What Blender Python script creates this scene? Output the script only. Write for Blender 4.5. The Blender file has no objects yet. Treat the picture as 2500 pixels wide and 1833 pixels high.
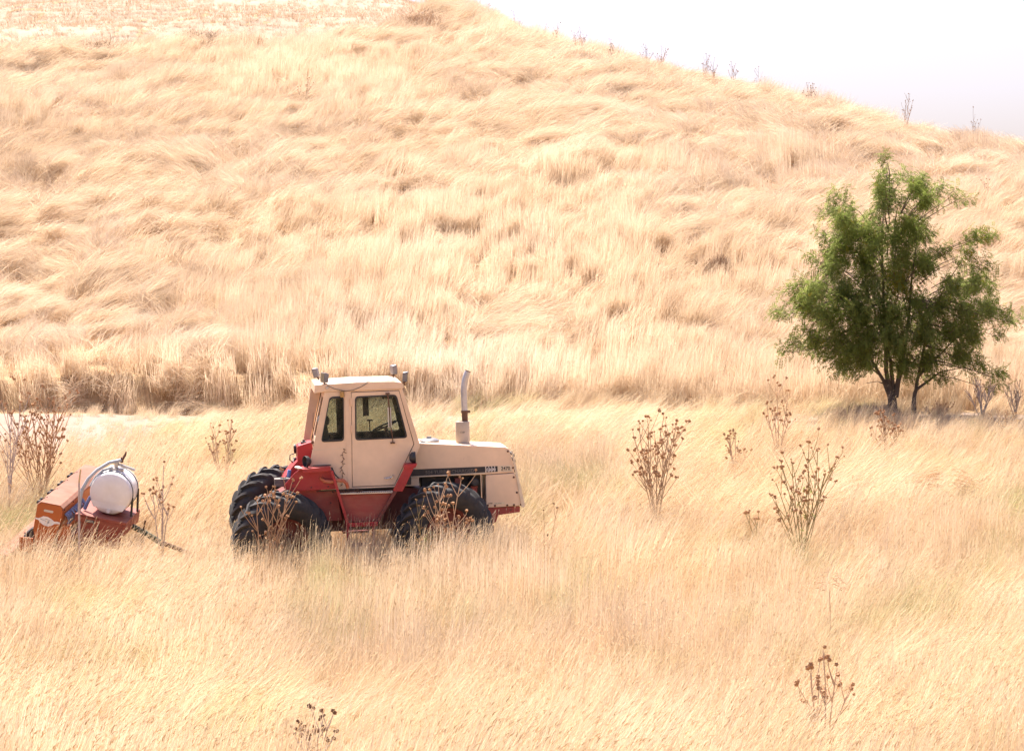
import bpy, math, random
import numpy as np
from mathutils import Vector, Matrix, Euler
from mathutils.geometry import tessellate_polygon

# ------------------------------------------------------------------ camera, sky, sun, exposure
scene = bpy.context.scene
COL = scene.collection
FPX, CAM_Z, PITCH = 6525.0, 4.6, math.atan(174.5 / 6525.0)
cam_d = bpy.data.cameras.new('camera'); cam = bpy.data.objects.new('camera', cam_d); COL.objects.link(cam)
cam_d.sensor_width = 36.0; cam_d.lens = FPX / 2500.0 * 36.0; cam_d.clip_start = 0.5; cam_d.clip_end = 3000
cam.location = (0, 0, CAM_Z); cam.rotation_euler = (math.pi / 2 - PITCH, 0, 0)
scene.camera = cam

SUN_EL, SUN_AZ = math.radians(63), math.radians(-24)      # azimuth from +Y towards +X
world = bpy.data.worlds.new('World'); scene.world = world; world.use_nodes = True
wn = world.node_tree.nodes; wl = world.node_tree.links
sky = wn.new('ShaderNodeTexSky'); sky.sky_type = 'NISHITA'; sky.sun_disc = False
sky.sun_elevation = SUN_EL; sky.sun_rotation = SUN_AZ
sky.air_density = 1.0; sky.dust_density = 6.0; sky.ozone_density = 1.0; sky.altitude = 600
tint = wn.new('ShaderNodeMixRGB'); tint.blend_type = 'MULTIPLY'; tint.inputs['Fac'].default_value = 1.0
tint.inputs['Color2'].default_value = (0.96, 0.865, 0.97, 1)    # smoky late-summer air, whole sky alike
bg = wn['Background']; bg.inputs['Strength'].default_value = 0.102
wl.new(sky.outputs['Color'], tint.inputs['Color1']); wl.new(tint.outputs['Color'], bg.inputs['Color'])

sun_d = bpy.data.lights.new('sun', 'SUN'); sun_d.energy = 4.6; sun_d.angle = math.radians(0.8); sun_d.color = (1.0, 0.93, 0.82)
sun = bpy.data.objects.new('sun', sun_d); COL.objects.link(sun)
sdir = Vector((math.sin(SUN_AZ) * math.cos(SUN_EL), math.cos(SUN_AZ) * math.cos(SUN_EL), math.sin(SUN_EL)))
sun.rotation_euler = (-sdir).to_track_quat('-Z', 'Y').to_euler(); sun.location = sdir * 60

scene.view_settings.view_transform = 'Standard'; scene.view_settings.look = 'None'
scene.view_settings.exposure = 1.42; scene.view_settings.gamma = 1.0
scene.view_settings.use_curve_mapping = False
cy = scene.cycles
cy.max_bounces = 6; cy.diffuse_bounces = 5; cy.glossy_bounces = 2; cy.transmission_bounces = 4; cy.transparent_max_bounces = 10
cy.caustics_reflective = False; cy.caustics_refractive = False
cy.use_denoising = True; cy.denoiser = 'OPENIMAGEDENOISE'; cy.denoising_input_passes = 'RGB_ALBEDO_NORMAL'; cy.denoising_prefilter = 'NONE'; cy.denoising_quality = 'HIGH'; cy.pixel_filter_type = 'BLACKMAN_HARRIS'; cy.filter_width = 1.5; cy.use_adaptive_sampling = False; cy.sample_clamp_indirect = 3.0

# ------------------------------------------------------------------ helpers
def at(px, py, Y):
    """world point that shows at photo pixel (px, py) at depth Y"""
    a, c = (px - 1250) / FPX, (916.5 - py) / FPX
    d = Vector((a, math.cos(PITCH) + c * math.sin(PITCH), -math.sin(PITCH) + c * math.cos(PITCH)))
    return Vector((0, 0, CAM_Z)) + d * (Y / d.y)

def _hash(ix, iy, seed):
    h = (ix.astype(np.int64) * 374761393 + iy.astype(np.int64) * 668265263 + seed * 974634541) & 0xFFFFFFFF
    h = ((h ^ (h >> 13)) * 1274126177) & 0xFFFFFFFF
    h = ((h ^ (h >> 16)) * 2246822519) & 0xFFFFFFFF
    return ((h ^ (h >> 15)) & 0xFFFFFF) / float(0xFFFFFF)

def vn(x, y, seed=0):
    """smooth value noise, 0..1"""
    x = np.asarray(x, float); y = np.asarray(y, float)
    ix, iy = np.floor(x), np.floor(y); fx, fy = x - ix, y - iy
    fx = fx * fx * fx * (fx * (fx * 6 - 15) + 10); fy = fy * fy * fy * (fy * (fy * 6 - 15) + 10)
    a, b = _hash(ix, iy, seed), _hash(ix + 1, iy, seed); c, d = _hash(ix, iy + 1, seed), _hash(ix + 1, iy + 1, seed)
    return (a + (b - a) * fx) * (1 - fy) + (c + (d - c) * fx) * fy

def fbm(x, y, seed=0, octv=3):
    s, a, t = 0, 1.0, 0
    for k in range(octv):
        s = s + a * vn(np.asarray(x) * 2 ** k, np.asarray(y) * 2 ** k, seed + 17 * k); t += a; a *= 0.5
    return s / t

def sstep(a, b, x):
    t = np.clip((np.asarray(x, float) - a) / (b - a), 0, 1); return t * t * (3 - 2 * t)

# ------------------------------------------------------------------ materials
MATS = {}
def nodes(name):
    m = bpy.data.materials.new(name); m.use_nodes = True; MATS[name] = m
    return m, m.node_tree.nodes, m.node_tree.links

def ramp(n, l, src, stops):
    r = n.new('ShaderNodeValToRGB'); e = r.color_ramp.elements
    e[0].position, e[0].color = stops[0][0], (*stops[0][1], 1); e[1].position, e[1].color = stops[-1][0], (*stops[-1][1], 1)
    for p, c in stops[1:-1]:
        k = e.new(p); k.color = (*c, 1)
    l.new(src, r.inputs['Fac']); return r.outputs['Color']

def noise(n, l, scale, detail=4, rough=0.6, coord='Object', stretch=(1, 1, 1)):
    tc = n.new('ShaderNodeTexCoord'); mp = n.new('ShaderNodeMapping'); mp.inputs['Scale'].default_value = stretch
    if coord == 'World':
        g = n.new('ShaderNodeNewGeometry'); l.new(g.outputs['Position'], mp.inputs['Vector'])
    else:
        l.new(tc.outputs[coord], mp.inputs['Vector'])
    t = n.new('ShaderNodeTexNoise'); t.inputs['Scale'].default_value = scale; t.inputs['Detail'].default_value = detail
    t.inputs['Roughness'].default_value = rough; l.new(mp.outputs['Vector'], t.inputs['Vector']); return t.outputs['Fac']

def mixc(n, l, fac, a, b, mode='MIX'):
    x = n.new('ShaderNodeMixRGB'); x.blend_type = mode
    for s, v in (('Fac', fac), ('Color1', a), ('Color2', b)):
        if isinstance(v, (int, float)): x.inputs[s].default_value = v
        elif isinstance(v, tuple): x.inputs[s].default_value = (*v, 1)
        else: l.new(v, x.inputs[s])
    return x.outputs['Color']

def paint(name, col, rough=0.45, wear=0.25, wearcol=(0.22, 0.12, 0.07), dust=0.2, dustcol=(0.5, 0.38, 0.26), metal=0.0, scale=3.0, bump=0.02, coord='Object'):
    """weathered paint: faded blotches, rust specks and dust"""
    m, n, l = nodes(name); b = n['Principled BSDF']
    fade = noise(n, l, scale, 5, 0.6, coord)
    c1 = ramp(n, l, fade, [(0.3, tuple(v * 0.86 for v in col)), (0.7, tuple(min(1, v * 1.1) for v in col))])
    dmask = ramp(n, l, noise(n, l, scale * 0.7, 6, 0.7, coord, (1, 1, 2.5)), [(0.45, (0, 0, 0)), (0.75, (dust,) * 3)])
    c2 = mixc(n, l, dmask, c1, dustcol)
    wm = ramp(n, l, noise(n, l, scale * 6, 8, 0.75, coord), [(0.66 - wear * 0.12, (0, 0, 0)), (0.74, (wear * 2,) * 3)])
    c3 = mixc(n, l, wm, c2, wearcol)
    l.new(c3, b.inputs['Base Color']); b.inputs['Metallic'].default_value = metal
    rr = ramp(n, l, noise(n, l, scale * 3, 4, 0.6, coord), [(0.3, (max(0.05, rough - 0.1),) * 3), (0.8, (min(1, rough + 0.2),) * 3)])
    l.new(rr, b.inputs['Roughness'])
    if bump:
        bp = n.new('ShaderNodeBump'); bp.inputs['Strength'].default_value = 0.25; bp.inputs['Distance'].default_value = bump
        l.new(noise(n, l, scale * 1.3, 2, 0.4, coord), bp.inputs['Height']); l.new(bp.outputs['Normal'], b.inputs['Normal'])
    return m

def plant(name, stops, transl=0.4, scale=0.35, greens=None, rough_var=True, patch_scale=0.22):
    """thin dry plant tissue: diffuse plus light passing through; patch colour by place, tone by blade"""
    m, n, l = nodes(name); n.remove(n['Principled BSDF']); out = n['Material Output']
    at_ = n.new('ShaderNodeAttribute'); at_.attribute_name = 'tone'; at_.attribute_type = 'GEOMETRY'
    pn = noise(n, l, patch_scale, 3, 0.6, 'World')
    base = ramp(n, l, pn, stops)
    tone = ramp(n, l, at_.outputs['Fac'], [(0.0, (0.84, 0.81, 0.76)), (0.5, (1, 1, 1)), (1.0, (1.06, 1.05, 1.03))])
    c = mixc(n, l, 1.0, base, tone, 'MULTIPLY')
    oi = n.new('ShaderNodeObjectInfo'); c = mixc(n, l, 1.0, c, ramp(n, l, oi.outputs['Random'], [(0.0, (0.84, 0.82, 0.78)), (0.6, (1, 1, 1)), (1.0, (1.06, 1.06, 1.06))]), 'MULTIPLY')
    if greens:
        gm = ramp(n, l, noise(n, l, greens[1], 3, 0.6, 'World', (1, 0.6, 1)), [(0.54, (0, 0, 0)), (0.70, (greens[2],) * 3)])
        c = mixc(n, l, gm, c, greens[0])
    d = n.new('ShaderNodeBsdfDiffuse'); t = n.new('ShaderNodeBsdfTranslucent'); mx = n.new('ShaderNodeMixShader')
    mx.inputs['Fac'].default_value = transl
    l.new(c, d.inputs['Color']); l.new(c, t.inputs['Color']); l.new(d.outputs[0], mx.inputs[1]); l.new(t.outputs[0], mx.inputs[2])
    l.new(mx.outputs[0], out.inputs['Surface']); return m

# ------------------------------------------------------------------ mesh building
class MB:
    def __init__(s): s.v, s.f, s.m, s.tone = [], [], [], []
    def add(s, vs, fs, mi=0, tone=0.5):
        o = len(s.v); s.v += [tuple(p) for p in vs]; s.f += [tuple(i + o for i in f) for f in fs]; s.m += [mi] * len(fs); s.tone += [tone] * len(vs)
        return s
    def box(s, a, b, mi=0):
        (x0, y0, z0), (x1, y1, z1) = a, b
        vs = [(x0, y0, z0), (x1, y0, z0), (x1, y1, z0), (x0, y1, z0), (x0, y0, z1), (x1, y0, z1), (x1, y1, z1), (x0, y1, z1)]
        return s.add(vs, [(0, 3, 2, 1), (4, 5, 6, 7), (0, 1, 5, 4), (1, 2, 6, 5), (2, 3, 7, 6), (3, 0, 4, 7)], mi)
    def prism(s, poly, y0, y1, holes=(), mi=0, axis='y', f=None):
        """polygon in (x, z) with holes, given thickness along y (axis 'y'); f maps (a, t, b) to a point"""
        loops = [list(poly)] + [list(h) for h in holes]
        def area(p): return sum(p[i][0] * p[(i + 1) % len(p)][1] - p[(i + 1) % len(p)][0] * p[i][1] for i in range(len(p)))
        if area(loops[0]) < 0: loops[0].reverse()
        for h in loops[1:]:
            if area(h) > 0: h.reverse()
        flat = [p for lp in loops for p in lp]
        tris = tessellate_polygon([[Vector((a, b, 0)) for a, b in lp] for lp in loops])
        N = len(flat); g = f or (lambda a, t, b: (a, t, b))
        vs = [g(a, y0, b) for a, b in flat] + [g(a, y1, b) for a, b in flat]; fs = []
        for t in tris:
            (ax, ay), (bx, by), (cx_, cy_) = (flat[i] for i in t)
            if (bx - ax) * (cy_ - ay) - (by - ay) * (cx_ - ax) < 0: t = t[::-1]
            fs.append(tuple(t)); fs.append(tuple(i + N for i in t[::-1]))
        o = 0
        for lp in loops:
            k = len(lp)
            for i in range(k):
                j = (i + 1) % k; fs.append((o + j, o + i, o + i + N, o + j + N))
            o += k
        return s.add(vs, fs, mi)
    def tube(s, path, r, n=8, mi=0, cap=True, tone=0.5):
        P = [Vector(p) for p in path]; rs = r if isinstance(r, (list, tuple)) else [r] * len(P)
        vs, fs = [], []; up = Vector((0.31, 0.52, 0.79)); prev = None
        for i, p in enumerate(P):
            t = (P[min(i + 1, len(P) - 1)] - P[max(i - 1, 0)]).normalized()
            a = (prev - t * prev.dot(t)) if prev is not None else (up - t * up.dot(t))
            if a.length < 1e-5: a = t.orthogonal()
            a.normalize(); prev = a; b = t.cross(a)
            for k in range(n):
                w = 2 * math.pi * k / n; vs.append(p + (a * math.cos(w) + b * math.sin(w)) * rs[i])
        for i in range(len(P) - 1):
            for k in range(n):
                k2 = (k + 1) % n; fs.append((i * n + k, i * n + k2, (i + 1) * n + k2, (i + 1) * n + k))
        if cap:
            fs.append(tuple(range(n))[::-1]); fs.append(tuple((len(P) - 1) * n + k for k in range(n)))
        return s.add(vs, fs, mi, tone)
    def lathe(s, prof, o=(0, 0, 0), ax=(0, 0, 1), n=24, mi=0, tone=0.5):
        """profile [(radius, height)] turned about axis ax through o"""
        ax = Vector(ax).normalized(); a = ax.orthogonal().normalized(); b = ax.cross(a); o = Vector(o); vs, fs = [], []
        for r, h in prof:
            for k in range(n):
                w = 2 * math.pi * k / n; vs.append(o + ax * h + (a * math.cos(w) + b * math.sin(w)) * max(r, 1e-4))
        for i in range(len(prof) - 1):
            for k in range(n):
                k2 = (k + 1) % n; fs.append((i * n + k, i * n + k2, (i + 1) * n + k2, (i + 1) * n + k))
        return s.add(vs, fs, mi, tone)
    def mesh(s, name, mats):
        me = bpy.data.meshes.new(name); me.from_pydata(s.v, [], s.f)
        for m in (mats if isinstance(mats, (list, tuple)) else [mats]): me.materials.append(MATS[m])
        me.polygons.foreach_set('material_index', s.m)
        a = me.attributes.new('tone', 'FLOAT', 'POINT'); a.data.foreach_set('value', s.tone)
        me.update(); return me
    def build(s, name, mats, parent=None, bevel=0.0, smooth=False, label=None, seg=2):
        o = bpy.data.objects.new(name, s.mesh(name, mats)); COL.objects.link(o)
        if parent: o.parent = parent
        if smooth: soft(o.data)
        if bevel:
            b = o.modifiers.new('bevel', 'BEVEL'); b.width = bevel; b.segments = seg; b.limit_method = 'ANGLE'; b.angle_limit = math.radians(35); b.harden_normals = False
        if label: o['label'] = label
        return o

def soft(me, ang=40):
    me.polygons.foreach_set('use_smooth', [True] * len(me.polygons))
    try: me.set_sharp_from_angle(angle=math.radians(ang))
    except Exception: pass

def tag(o, label=None, cat=None, group=None, kind=None):
    if label: o['label'] = label
    if cat: o['category'] = cat
    if group: o['group'] = group
    if kind: o['kind'] = kind
    return o

def thing(name, loc, label, cat, rot=None, group=None):
    o = bpy.data.objects.new(name, None); COL.objects.link(o); o.location = loc; o.empty_display_size = 0.2
    if rot is not None: o.rotation_euler = rot
    return tag(o, label, cat, group)

def inst(src_mesh, name, parent, loc, rot=(0, 0, 0), scale=1.0):
    o = bpy.data.objects.new(name, src_mesh); COL.objects.link(o); o.parent = parent
    o.location = loc; o.rotation_euler = rot; o.scale = (scale,) * 3 if not isinstance(scale, tuple) else scale
    return o

def round_poly(pts, r, n=4):
    """polygon with rounded corners"""
    out = []; N = len(pts)
    for i in range(N):
        p0, p, p1 = Vector(pts[i - 1]), Vector(pts[i]), Vector(pts[(i + 1) % N])
        a, b = (p0 - p), (p1 - p); rr = min(r, a.length * 0.45, b.length * 0.45)
        A, B = p + a.normalized() * rr, p + b.normalized() * rr
        for k in range(n + 1):
            t = k / n; q = A * (1 - t) ** 2 + p * 2 * t * (1 - t) + B * t * t; out.append((q.x, q.y))
    return out

def text_mesh(body, size, bold=0.0, align='LEFT'):
    c = bpy.data.curves.new('lettering', 'FONT'); c.body = body; c.size = size; c.offset = bold; c.align_x = align; c.extrude = 0.0006; c.resolution_u = 3
    o = bpy.data.objects.new('lettering', c); COL.objects.link(o)
    dg = bpy.context.evaluated_depsgraph_get(); me = bpy.data.meshes.new_from_object(o.evaluated_get(dg))
    bpy.data.objects.remove(o); bpy.data.curves.remove(c); return me

# ------------------------------------------------------------------ terrain
PY = np.array([0, 8, 15, 20, 27, 36, 40, 43, 44, 45, 46, 47, 52, 57, 59, 59.8, 60.3, 60.7, 62])
PZ = np.array([2.9, 1.6, 0.3, -0.35, -0.6, -0.58, -0.42, -0.2, -0.08, 0.04, 0.19, 0.35, 1.15, 1.98, 2.1, 2.14, 2.2, 2.72, 3.0])
HILL = 0.306
SKX = np.array([-3000, -600, 0, 600, 1000, 1180, 1250, 1400, 1650, 1850, 2000, 2250, 2500, 3100, 5000])
SKY_ = np.array([-700, -420, -260, -150, -35, 8, 45, 92, 150, 195, 232, 292, 335, 440, 700])
def crest(u):
    px = 1250 + u * FPX; s = (742 - np.interp(px, SKX, SKY_)) / FPX
    k = 0.015; d = np.maximum(HILL - s, 0.03)
    yc = (CAM_Z - 3.0 + HILL * 62 - 0.80 + d * d / (4 * k)) / d
    return yc - d / (2 * k), k
def gz(x, y):
    x = np.asarray(x, float); y = np.asarray(y, float)
    bank = 0.9 * (vn(x * 0.13, 0 * x, 5) - 0.5)                       # the bank foot wanders
    yy = y + bank * sstep(54, 59, y) * (1 - sstep(63, 68, y))
    leftup = 0.24 * (0.35 + 0.65 * vn(x * 0.35, 0 * x, 8)) * (1 - sstep(-5, -1, x)) * sstep(60.25, 60.7, yy) * (1 - sstep(62, 69, yy))
    lowright = 0.30 * sstep(-3.5, 2, x) * sstep(59.9, 61, yy) * (1 - sstep(62, 74, yy))
    z = np.where(yy < 62, np.interp(yy, PY, PZ), 3.0 + HILL * (yy - 62)) - lowright + leftup
    yr, k = crest(x / np.maximum(y, 5)); d = np.maximum(y - yr, 0); dm = 14.0
    z = z - np.where(d < dm, k * d * d, k * dm * dm + 2 * k * dm * (d - dm))
    z = z + 0.10 * np.tanh((x + 2.64) * 0.035 / 0.10) * np.exp(-((y - 45) / 6) ** 2)
    hillm = sstep(62, 67, y); calm = 1 - 0.85 * sstep(yr - 7, yr + 1, y)
    z = z + hillm * calm * ((fbm(x * 0.12, y * 0.12, 31) - 0.5) * 0.45 + (fbm(x * 0.42, y * 0.42, 33) - 0.5) * 0.6)
    z = z + (1 - hillm) * (fbm(x * 0.3, y * 0.3, 37) - 0.5) * 0.16 * (1 - np.exp(-(((x + 2.6) / 3) ** 2 + ((y - 45) / 2.5) ** 2)))
    return z
def g1(x, y): return float(gz(np.array([x]), np.array([y]))[0])
def gnormal(x, y, e=0.4):
    dx = (gz(x + e, y) - gz(x - e, y)) / (2 * e); dy = (gz(x, y + e) - gz(x, y - e)) / (2 * e)
    n = np.stack([-dx, -dy, np.ones_like(dx)], 1); return n / np.linalg.norm(n, axis=1)[:, None]
# ------------------------------------------------------------------ ground, track, stubble
def soil(name, stops, scale=1.2, bump=0.05):
    m, n, l = nodes(name); b = n['Principled BSDF']; b.inputs['Roughness'].default_value = 0.95
    c = ramp(n, l, noise(n, l, scale, 8, 0.7, 'World'), stops); l.new(c, b.inputs['Base Color'])
    bp = n.new('ShaderNodeBump'); bp.inputs['Distance'].default_value = bump; bp.inputs['Strength'].default_value = 0.8
    l.new(noise(n, l, scale * 6, 6, 0.7, 'World'), bp.inputs['Height']); l.new(bp.outputs['Normal'], b.inputs['Normal']); return m
soil('straw_litter', [(0.3, (0.30, 0.19, 0.095)), (0.5, (0.42, 0.28, 0.15)), (0.72, (0.50, 0.36, 0.20))], 2.5)
soil('pale_dirt', [(0.3, (0.25, 0.18, 0.135)), (0.55, (0.30, 0.22, 0.17)), (0.75, (0.34, 0.255, 0.20))], 0.9, 0.03)
soil('stubble_soil', [(0.3, (0.32, 0.23, 0.16)), (0.55, (0.37, 0.275, 0.195)), (0.75, (0.42, 0.32, 0.235))], 1.2)

def sheet(name, xs, ys, mat, lift=0.0, mask=None):
    X, Y = np.meshgrid(xs, ys); Z = gz(X.ravel(), Y.ravel()).reshape(X.shape) + lift
    v = np.stack([X.ravel(), Y.ravel(), Z.ravel()], 1); nx, ny = len(xs), len(ys)
    i = (np.arange(ny - 1)[:, None] * nx + np.arange(nx - 1)[None, :]).ravel()
    f = np.stack([i, i + 1, i + nx + 1, i + nx], 1)
    if mask is not None:
        c = v[f].mean(1); f = f[mask(c[:, 0], c[:, 1])]
    me = bpy.data.meshes.new(name); me.from_pydata(v.tolist(), [], f.tolist()); me.materials.append(MATS[mat])
    me.polygons.foreach_set('use_smooth', [True] * len(me.polygons)); me.update()
    o = bpy.data.objects.new(name, me); COL.objects.link(o); o['kind'] = 'structure'; return o
xs = np.concatenate([np.linspace(-150, -34, 24), np.arange(-33, 33.1, 0.4), np.linspace(34, 150, 24)])
ys = np.concatenate([np.linspace(-40, 20, 22), np.arange(20.5, 56, 0.5), np.arange(56, 63, 0.15), np.arange(63, 120, 0.4), np.linspace(121, 230, 40)])
sheet('ground', xs, ys, 'straw_litter')
def stub_edge(x): return np.interp(x, [-60, -20, -14, -5, -3.4, -2.6], [90, 95.5, 97.2, 99.8, 103, 112]) + 0.8 * (vn(x * 0.3, 0 * x, 3) - 0.5)
sheet('stubble_field', np.arange(-60, 2, 0.5), np.arange(90, 170, 0.5), 'stubble_soil', 0.012, lambda x, y: y > stub_edge(x))
sheet('dirt_track', np.arange(-40, 40, 0.3), np.arange(54.3, 59.7, 0.12), 'pale_dirt', 0.012, lambda x, y: (y > 56.4) | (x < -7.5))

# ------------------------------------------------------------------ grass
STRAW = [(0.28, (0.69, 0.54, 0.36)), (0.42, (0.78, 0.63, 0.44)), (0.58, (0.81, 0.67, 0.485)), (0.75, (0.83, 0.70, 0.545))]
plant('meadow_straw', STRAW, 0.42, greens=((0.52, 0.50, 0.25), 0.55, 0.85), patch_scale=0.30)
plant('hill_straw', [(0.25, (0.67, 0.53, 0.38)), (0.42, (0.75, 0.61, 0.45)), (0.58, (0.78, 0.645, 0.49)), (0.75, (0.79, 0.67, 0.54))], 0.42, patch_scale=0.16)
plant('grass_seed', [(0.3, (0.74, 0.58, 0.36)), (0.7, (0.80, 0.66, 0.45))], 0.35)
plant('stubble_straw', [(0.3, (0.56, 0.42, 0.29)), (0.7, (0.66, 0.52, 0.39))], 0.35)

def clump(seed, n, h, tip, spread, w, rad, heads=0.0, dead=0.06, nseg=5):
    """one tuft of blades leaning towards +x; tip = angle from upright at the tips, degrees"""
    rng = random.Random(seed); mb = MB()
    for _ in range(n):
        a, r = rng.uniform(0, 2 * math.pi), rad * math.sqrt(rng.random())
        p = Vector((r * math.cos(a), r * math.sin(a), -0.03))
        az = rng.gauss(0, spread); th1 = math.radians(tip * rng.uniform(0.7, 1.2) + rng.gauss(0, 9)); th0 = th1 * rng.uniform(0.15, 0.45)
        if rng.random() < dead: az = rng.uniform(-3.1, 3.1); th1 = math.radians(rng.uniform(40, 110))
        H = h * rng.uniform(0.55, 1.12); tone = rng.random(); pw = rng.uniform(0.7, 1.3)
        wd = Vector((rng.uniform(-1, 1), rng.uniform(-1, 1), rng.uniform(-0.3, 0.3))); waz = rng.gauss(0, 0.35)
        vs, fs = [], []; sl = H / nseg
        for k in range(nseg + 1):
            t = k / nseg; th = th0 + (th1 - th0) * t ** pw; aa = az + waz * t
            d = Vector((math.sin(th) * math.cos(aa), math.sin(th) * math.sin(aa), math.cos(th)))
            s = d.cross(wd).normalized() * (w * rng.uniform(0.9, 1.1) * (1 - 0.75 * t * t) * 0.5)
            vs += [p - s, p + s]
            if k < nseg: p = p + d * sl
            if k: fs.append((2 * k - 2, 2 * k - 1, 2 * k + 1, 2 * k))
        mb.add(vs, fs, 0, tone)
        if rng.random() < heads:
            L, rr = rng.uniform(0.05, 0.10), rng.uniform(0.0045, 0.0075); d2 = (d + Vector((0.5 * math.cos(az), 0.5 * math.sin(az), -0.5)) * rng.uniform(0.3, 1.2)).normalized()
            q = p + d * L * 0.45; e = q + d2 * L * 0.6
            mb.tube([p, p + (q - p) * 0.5, q, e], [rr * 0.4, rr, rr * 0.9, rr * 0.15], 4, 1, False, tone)
    return mb

def scatter(name, protos, mats, pos, rot, scl, var, label):
    """one stuff object: tufts placed by points with their own turn, size and kind"""
    N = len(pos); me = bpy.data.meshes.new(name); me.vertices.add(N); me.vertices.foreach_set('co', pos.ravel().astype(np.float32))
    for nm, ty, d, key in (('turn', 'FLOAT_VECTOR', rot, 'vector'), ('size', 'FLOAT_VECTOR', scl, 'vector'), ('kind_no', 'INT', var, 'value')):
        a = me.attributes.new(nm, ty, 'POINT'); a.data.foreach_set(key, d.ravel().astype(np.int32 if ty == 'INT' else np.float32))
    for m in mats: me.materials.append(MATS[m])
    o = bpy.data.objects.new(name, me); COL.objects.link(o); tag(o, label, None, None, 'stuff')
    gt = bpy.data.node_groups.new(name + '_tufts', 'GeometryNodeTree')
    gt.interface.new_socket('Geometry', in_out='INPUT', socket_type='NodeSocketGeometry'); gt.interface.new_socket('Geometry', in_out='OUTPUT', socket_type='NodeSocketGeometry')
    n, l = gt.nodes, gt.links; gi, go = n.new('NodeGroupInput'), n.new('NodeGroupOutput'); jn = n.new('GeometryNodeJoinGeometry')
    def attr(nm, ty):
        a = n.new('GeometryNodeInputNamedAttribute'); a.data_type = ty; a.inputs['Name'].default_value = nm; return a.outputs['Attribute']
    tv = attr('turn', 'FLOAT_VECTOR'); e2r = n.new('FunctionNodeEulerToRotation'); l.new(tv, e2r.inputs[0])
    sv = attr('size', 'FLOAT_VECTOR'); kv = attr('kind_no', 'INT')
    for k, mb in enumerate(protos):
        po = bpy.data.objects.new(name + '_tuft', mb.mesh(name + '_tuft', mats))
        oi = n.new('GeometryNodeObjectInfo'); oi.inputs['Object'].default_value = po; oi.transform_space = 'ORIGINAL'
        cp = n.new('FunctionNodeCompare'); cp.data_type = 'INT'; cp.operation = 'EQUAL'
        ia = [s for s in cp.inputs if s.type == 'INT']; l.new(kv, ia[0]); ia[1].default_value = k
        ip = n.new('GeometryNodeInstanceOnPoints'); l.new(gi.outputs[0], ip.inputs['Points']); l.new(cp.outputs[0], ip.inputs['Selection'])
        l.new(oi.outputs['Geometry'], ip.inputs['Instance']); l.new(e2r.outputs[0], ip.inputs['Rotation']); l.new(sv, ip.inputs['Scale'])
        l.new(ip.outputs[0], jn.inputs[0])
    l.new(jn.outputs[0], go.inputs[0])
    md = o.modifiers.new('tufts', 'NODES'); md.node_group = gt
    return o

def turns(x, y, az, align=1.0):
    """euler angles: z to the slope's normal, then lean direction az"""
    n = gnormal(x, y); n[:, :2] *= align; n /= np.linalg.norm(n, axis=1)[:, None]
    h = np.stack([np.cos(az), np.sin(az), np.zeros_like(az)], 1)
    X = h - n * (h * n).sum(1)[:, None]; X /= np.linalg.norm(X, axis=1)[:, None]; Y = np.cross(n, X)
    return np.stack([np.arctan2(Y[:, 2], n[:, 2]), -np.arcsin(np.clip(X[:, 2], -1, 1)), np.arctan2(X[:, 1], X[:, 0])], 1)

rs = np.random.RandomState(7)
def wedge(y0, y1, dens, half=0.205, pad=2.5):
    """random points over the strip of land in view between depths y0 and y1, with a margin each side"""
    W = half * y1 + pad; N = int((y1 - y0) * 2 * W * dens)
    x, y = rs.uniform(-W, W, N), rs.uniform(y0, y1, N); k = np.abs(x) < half * y + pad; return x[k], y[k]

def in_tractor(x, y):
    """footprint that stays clear of tall stems (under the machines)"""
    dx, dy = x + 2.64, y - 45.0; c, s = math.cos(math.radians(6.5)), math.sin(math.radians(6.5))
    lx, ly = dx * c + dy * s, -dx * s + dy * c
    a = (lx > -2.0) & (lx < 2.35) & (ly > -1.02) & (ly < 1.3) & ~((np.abs(lx - 0.12) < 0.42) & (ly < -0.5))
    dx, dy = x + 7.71, y - 44.6; c, s = math.cos(math.radians(-4.5)), math.sin(math.radians(-4.5))
    lx, ly = dx * c + dy * s, -dx * s + dy * c
    return a | ((lx > -0.7) & (lx < 1.15) & (ly > -0.08) & (ly < 3.1))

# --- meadow in front of and around the machines
LEV = [12, 26, 42, 60, 78]
protos = [clump(100 + i * 7 + j, 52, 1.36, t, 0.20 - 0.02 * i, 0.0088, 0.24, heads=0.14) for i, t in enumerate(LEV) for j in range(3)]
x, y = wedge(21, 60.2, 15)
keep = ~in_tractor(x, y) | (rs.rand(len(x)) < 0.04)
pw_ = 1 - sstep(-9.2, -7.6, x + 0.8 * (vn(x * 0.9, y * 0.9, 9) - 0.5)); onpath = sstep(56.6 - 2.6 * pw_, 57.0 - 2.0 * pw_, y) * (1 - sstep(58.9, 59.5, y)); cover = 0.90 * (1 - sstep(-9.4, -8.2, x)) + 0.35 * sstep(-9.4, -8.2, x) * (1 - sstep(-3, 1, x)) + 0.25 * sstep(-3, 1, x)
keep &= rs.rand(len(x)) > onpath * cover
keep &= (y < 59.4) | (rs.rand(len(x)) < 0.25) | (x > -2)
keep &= rs.rand(len(x)) > 0.75 * sstep(0.60, 0.72, fbm(x * 0.5, y * 0.35, 71))
x, y, onpath = x[keep], y[keep], onpath[keep]
lean = 0.38 + 1.0 * (fbm(x * 0.33, y * 0.2, 51) - 0.42) * 2.2 + 0.3 * (vn(x * 1.1, y * 0.8, 52) - 0.5) + rs.normal(0, 0.08, len(x))
lean -= 0.30 * np.exp(-((y - 43) / 1.6) ** 2)
lean = np.clip(lean, 0, 1.0)
az = 0.35 + (fbm(x * 0.16, y * 0.12, 53) - 0.5) * 3.0 + (vn(x * 0.7, y * 0.5, 55) - 0.5) * 1.4 + rs.normal(0, 0.14, len(x))
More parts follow.
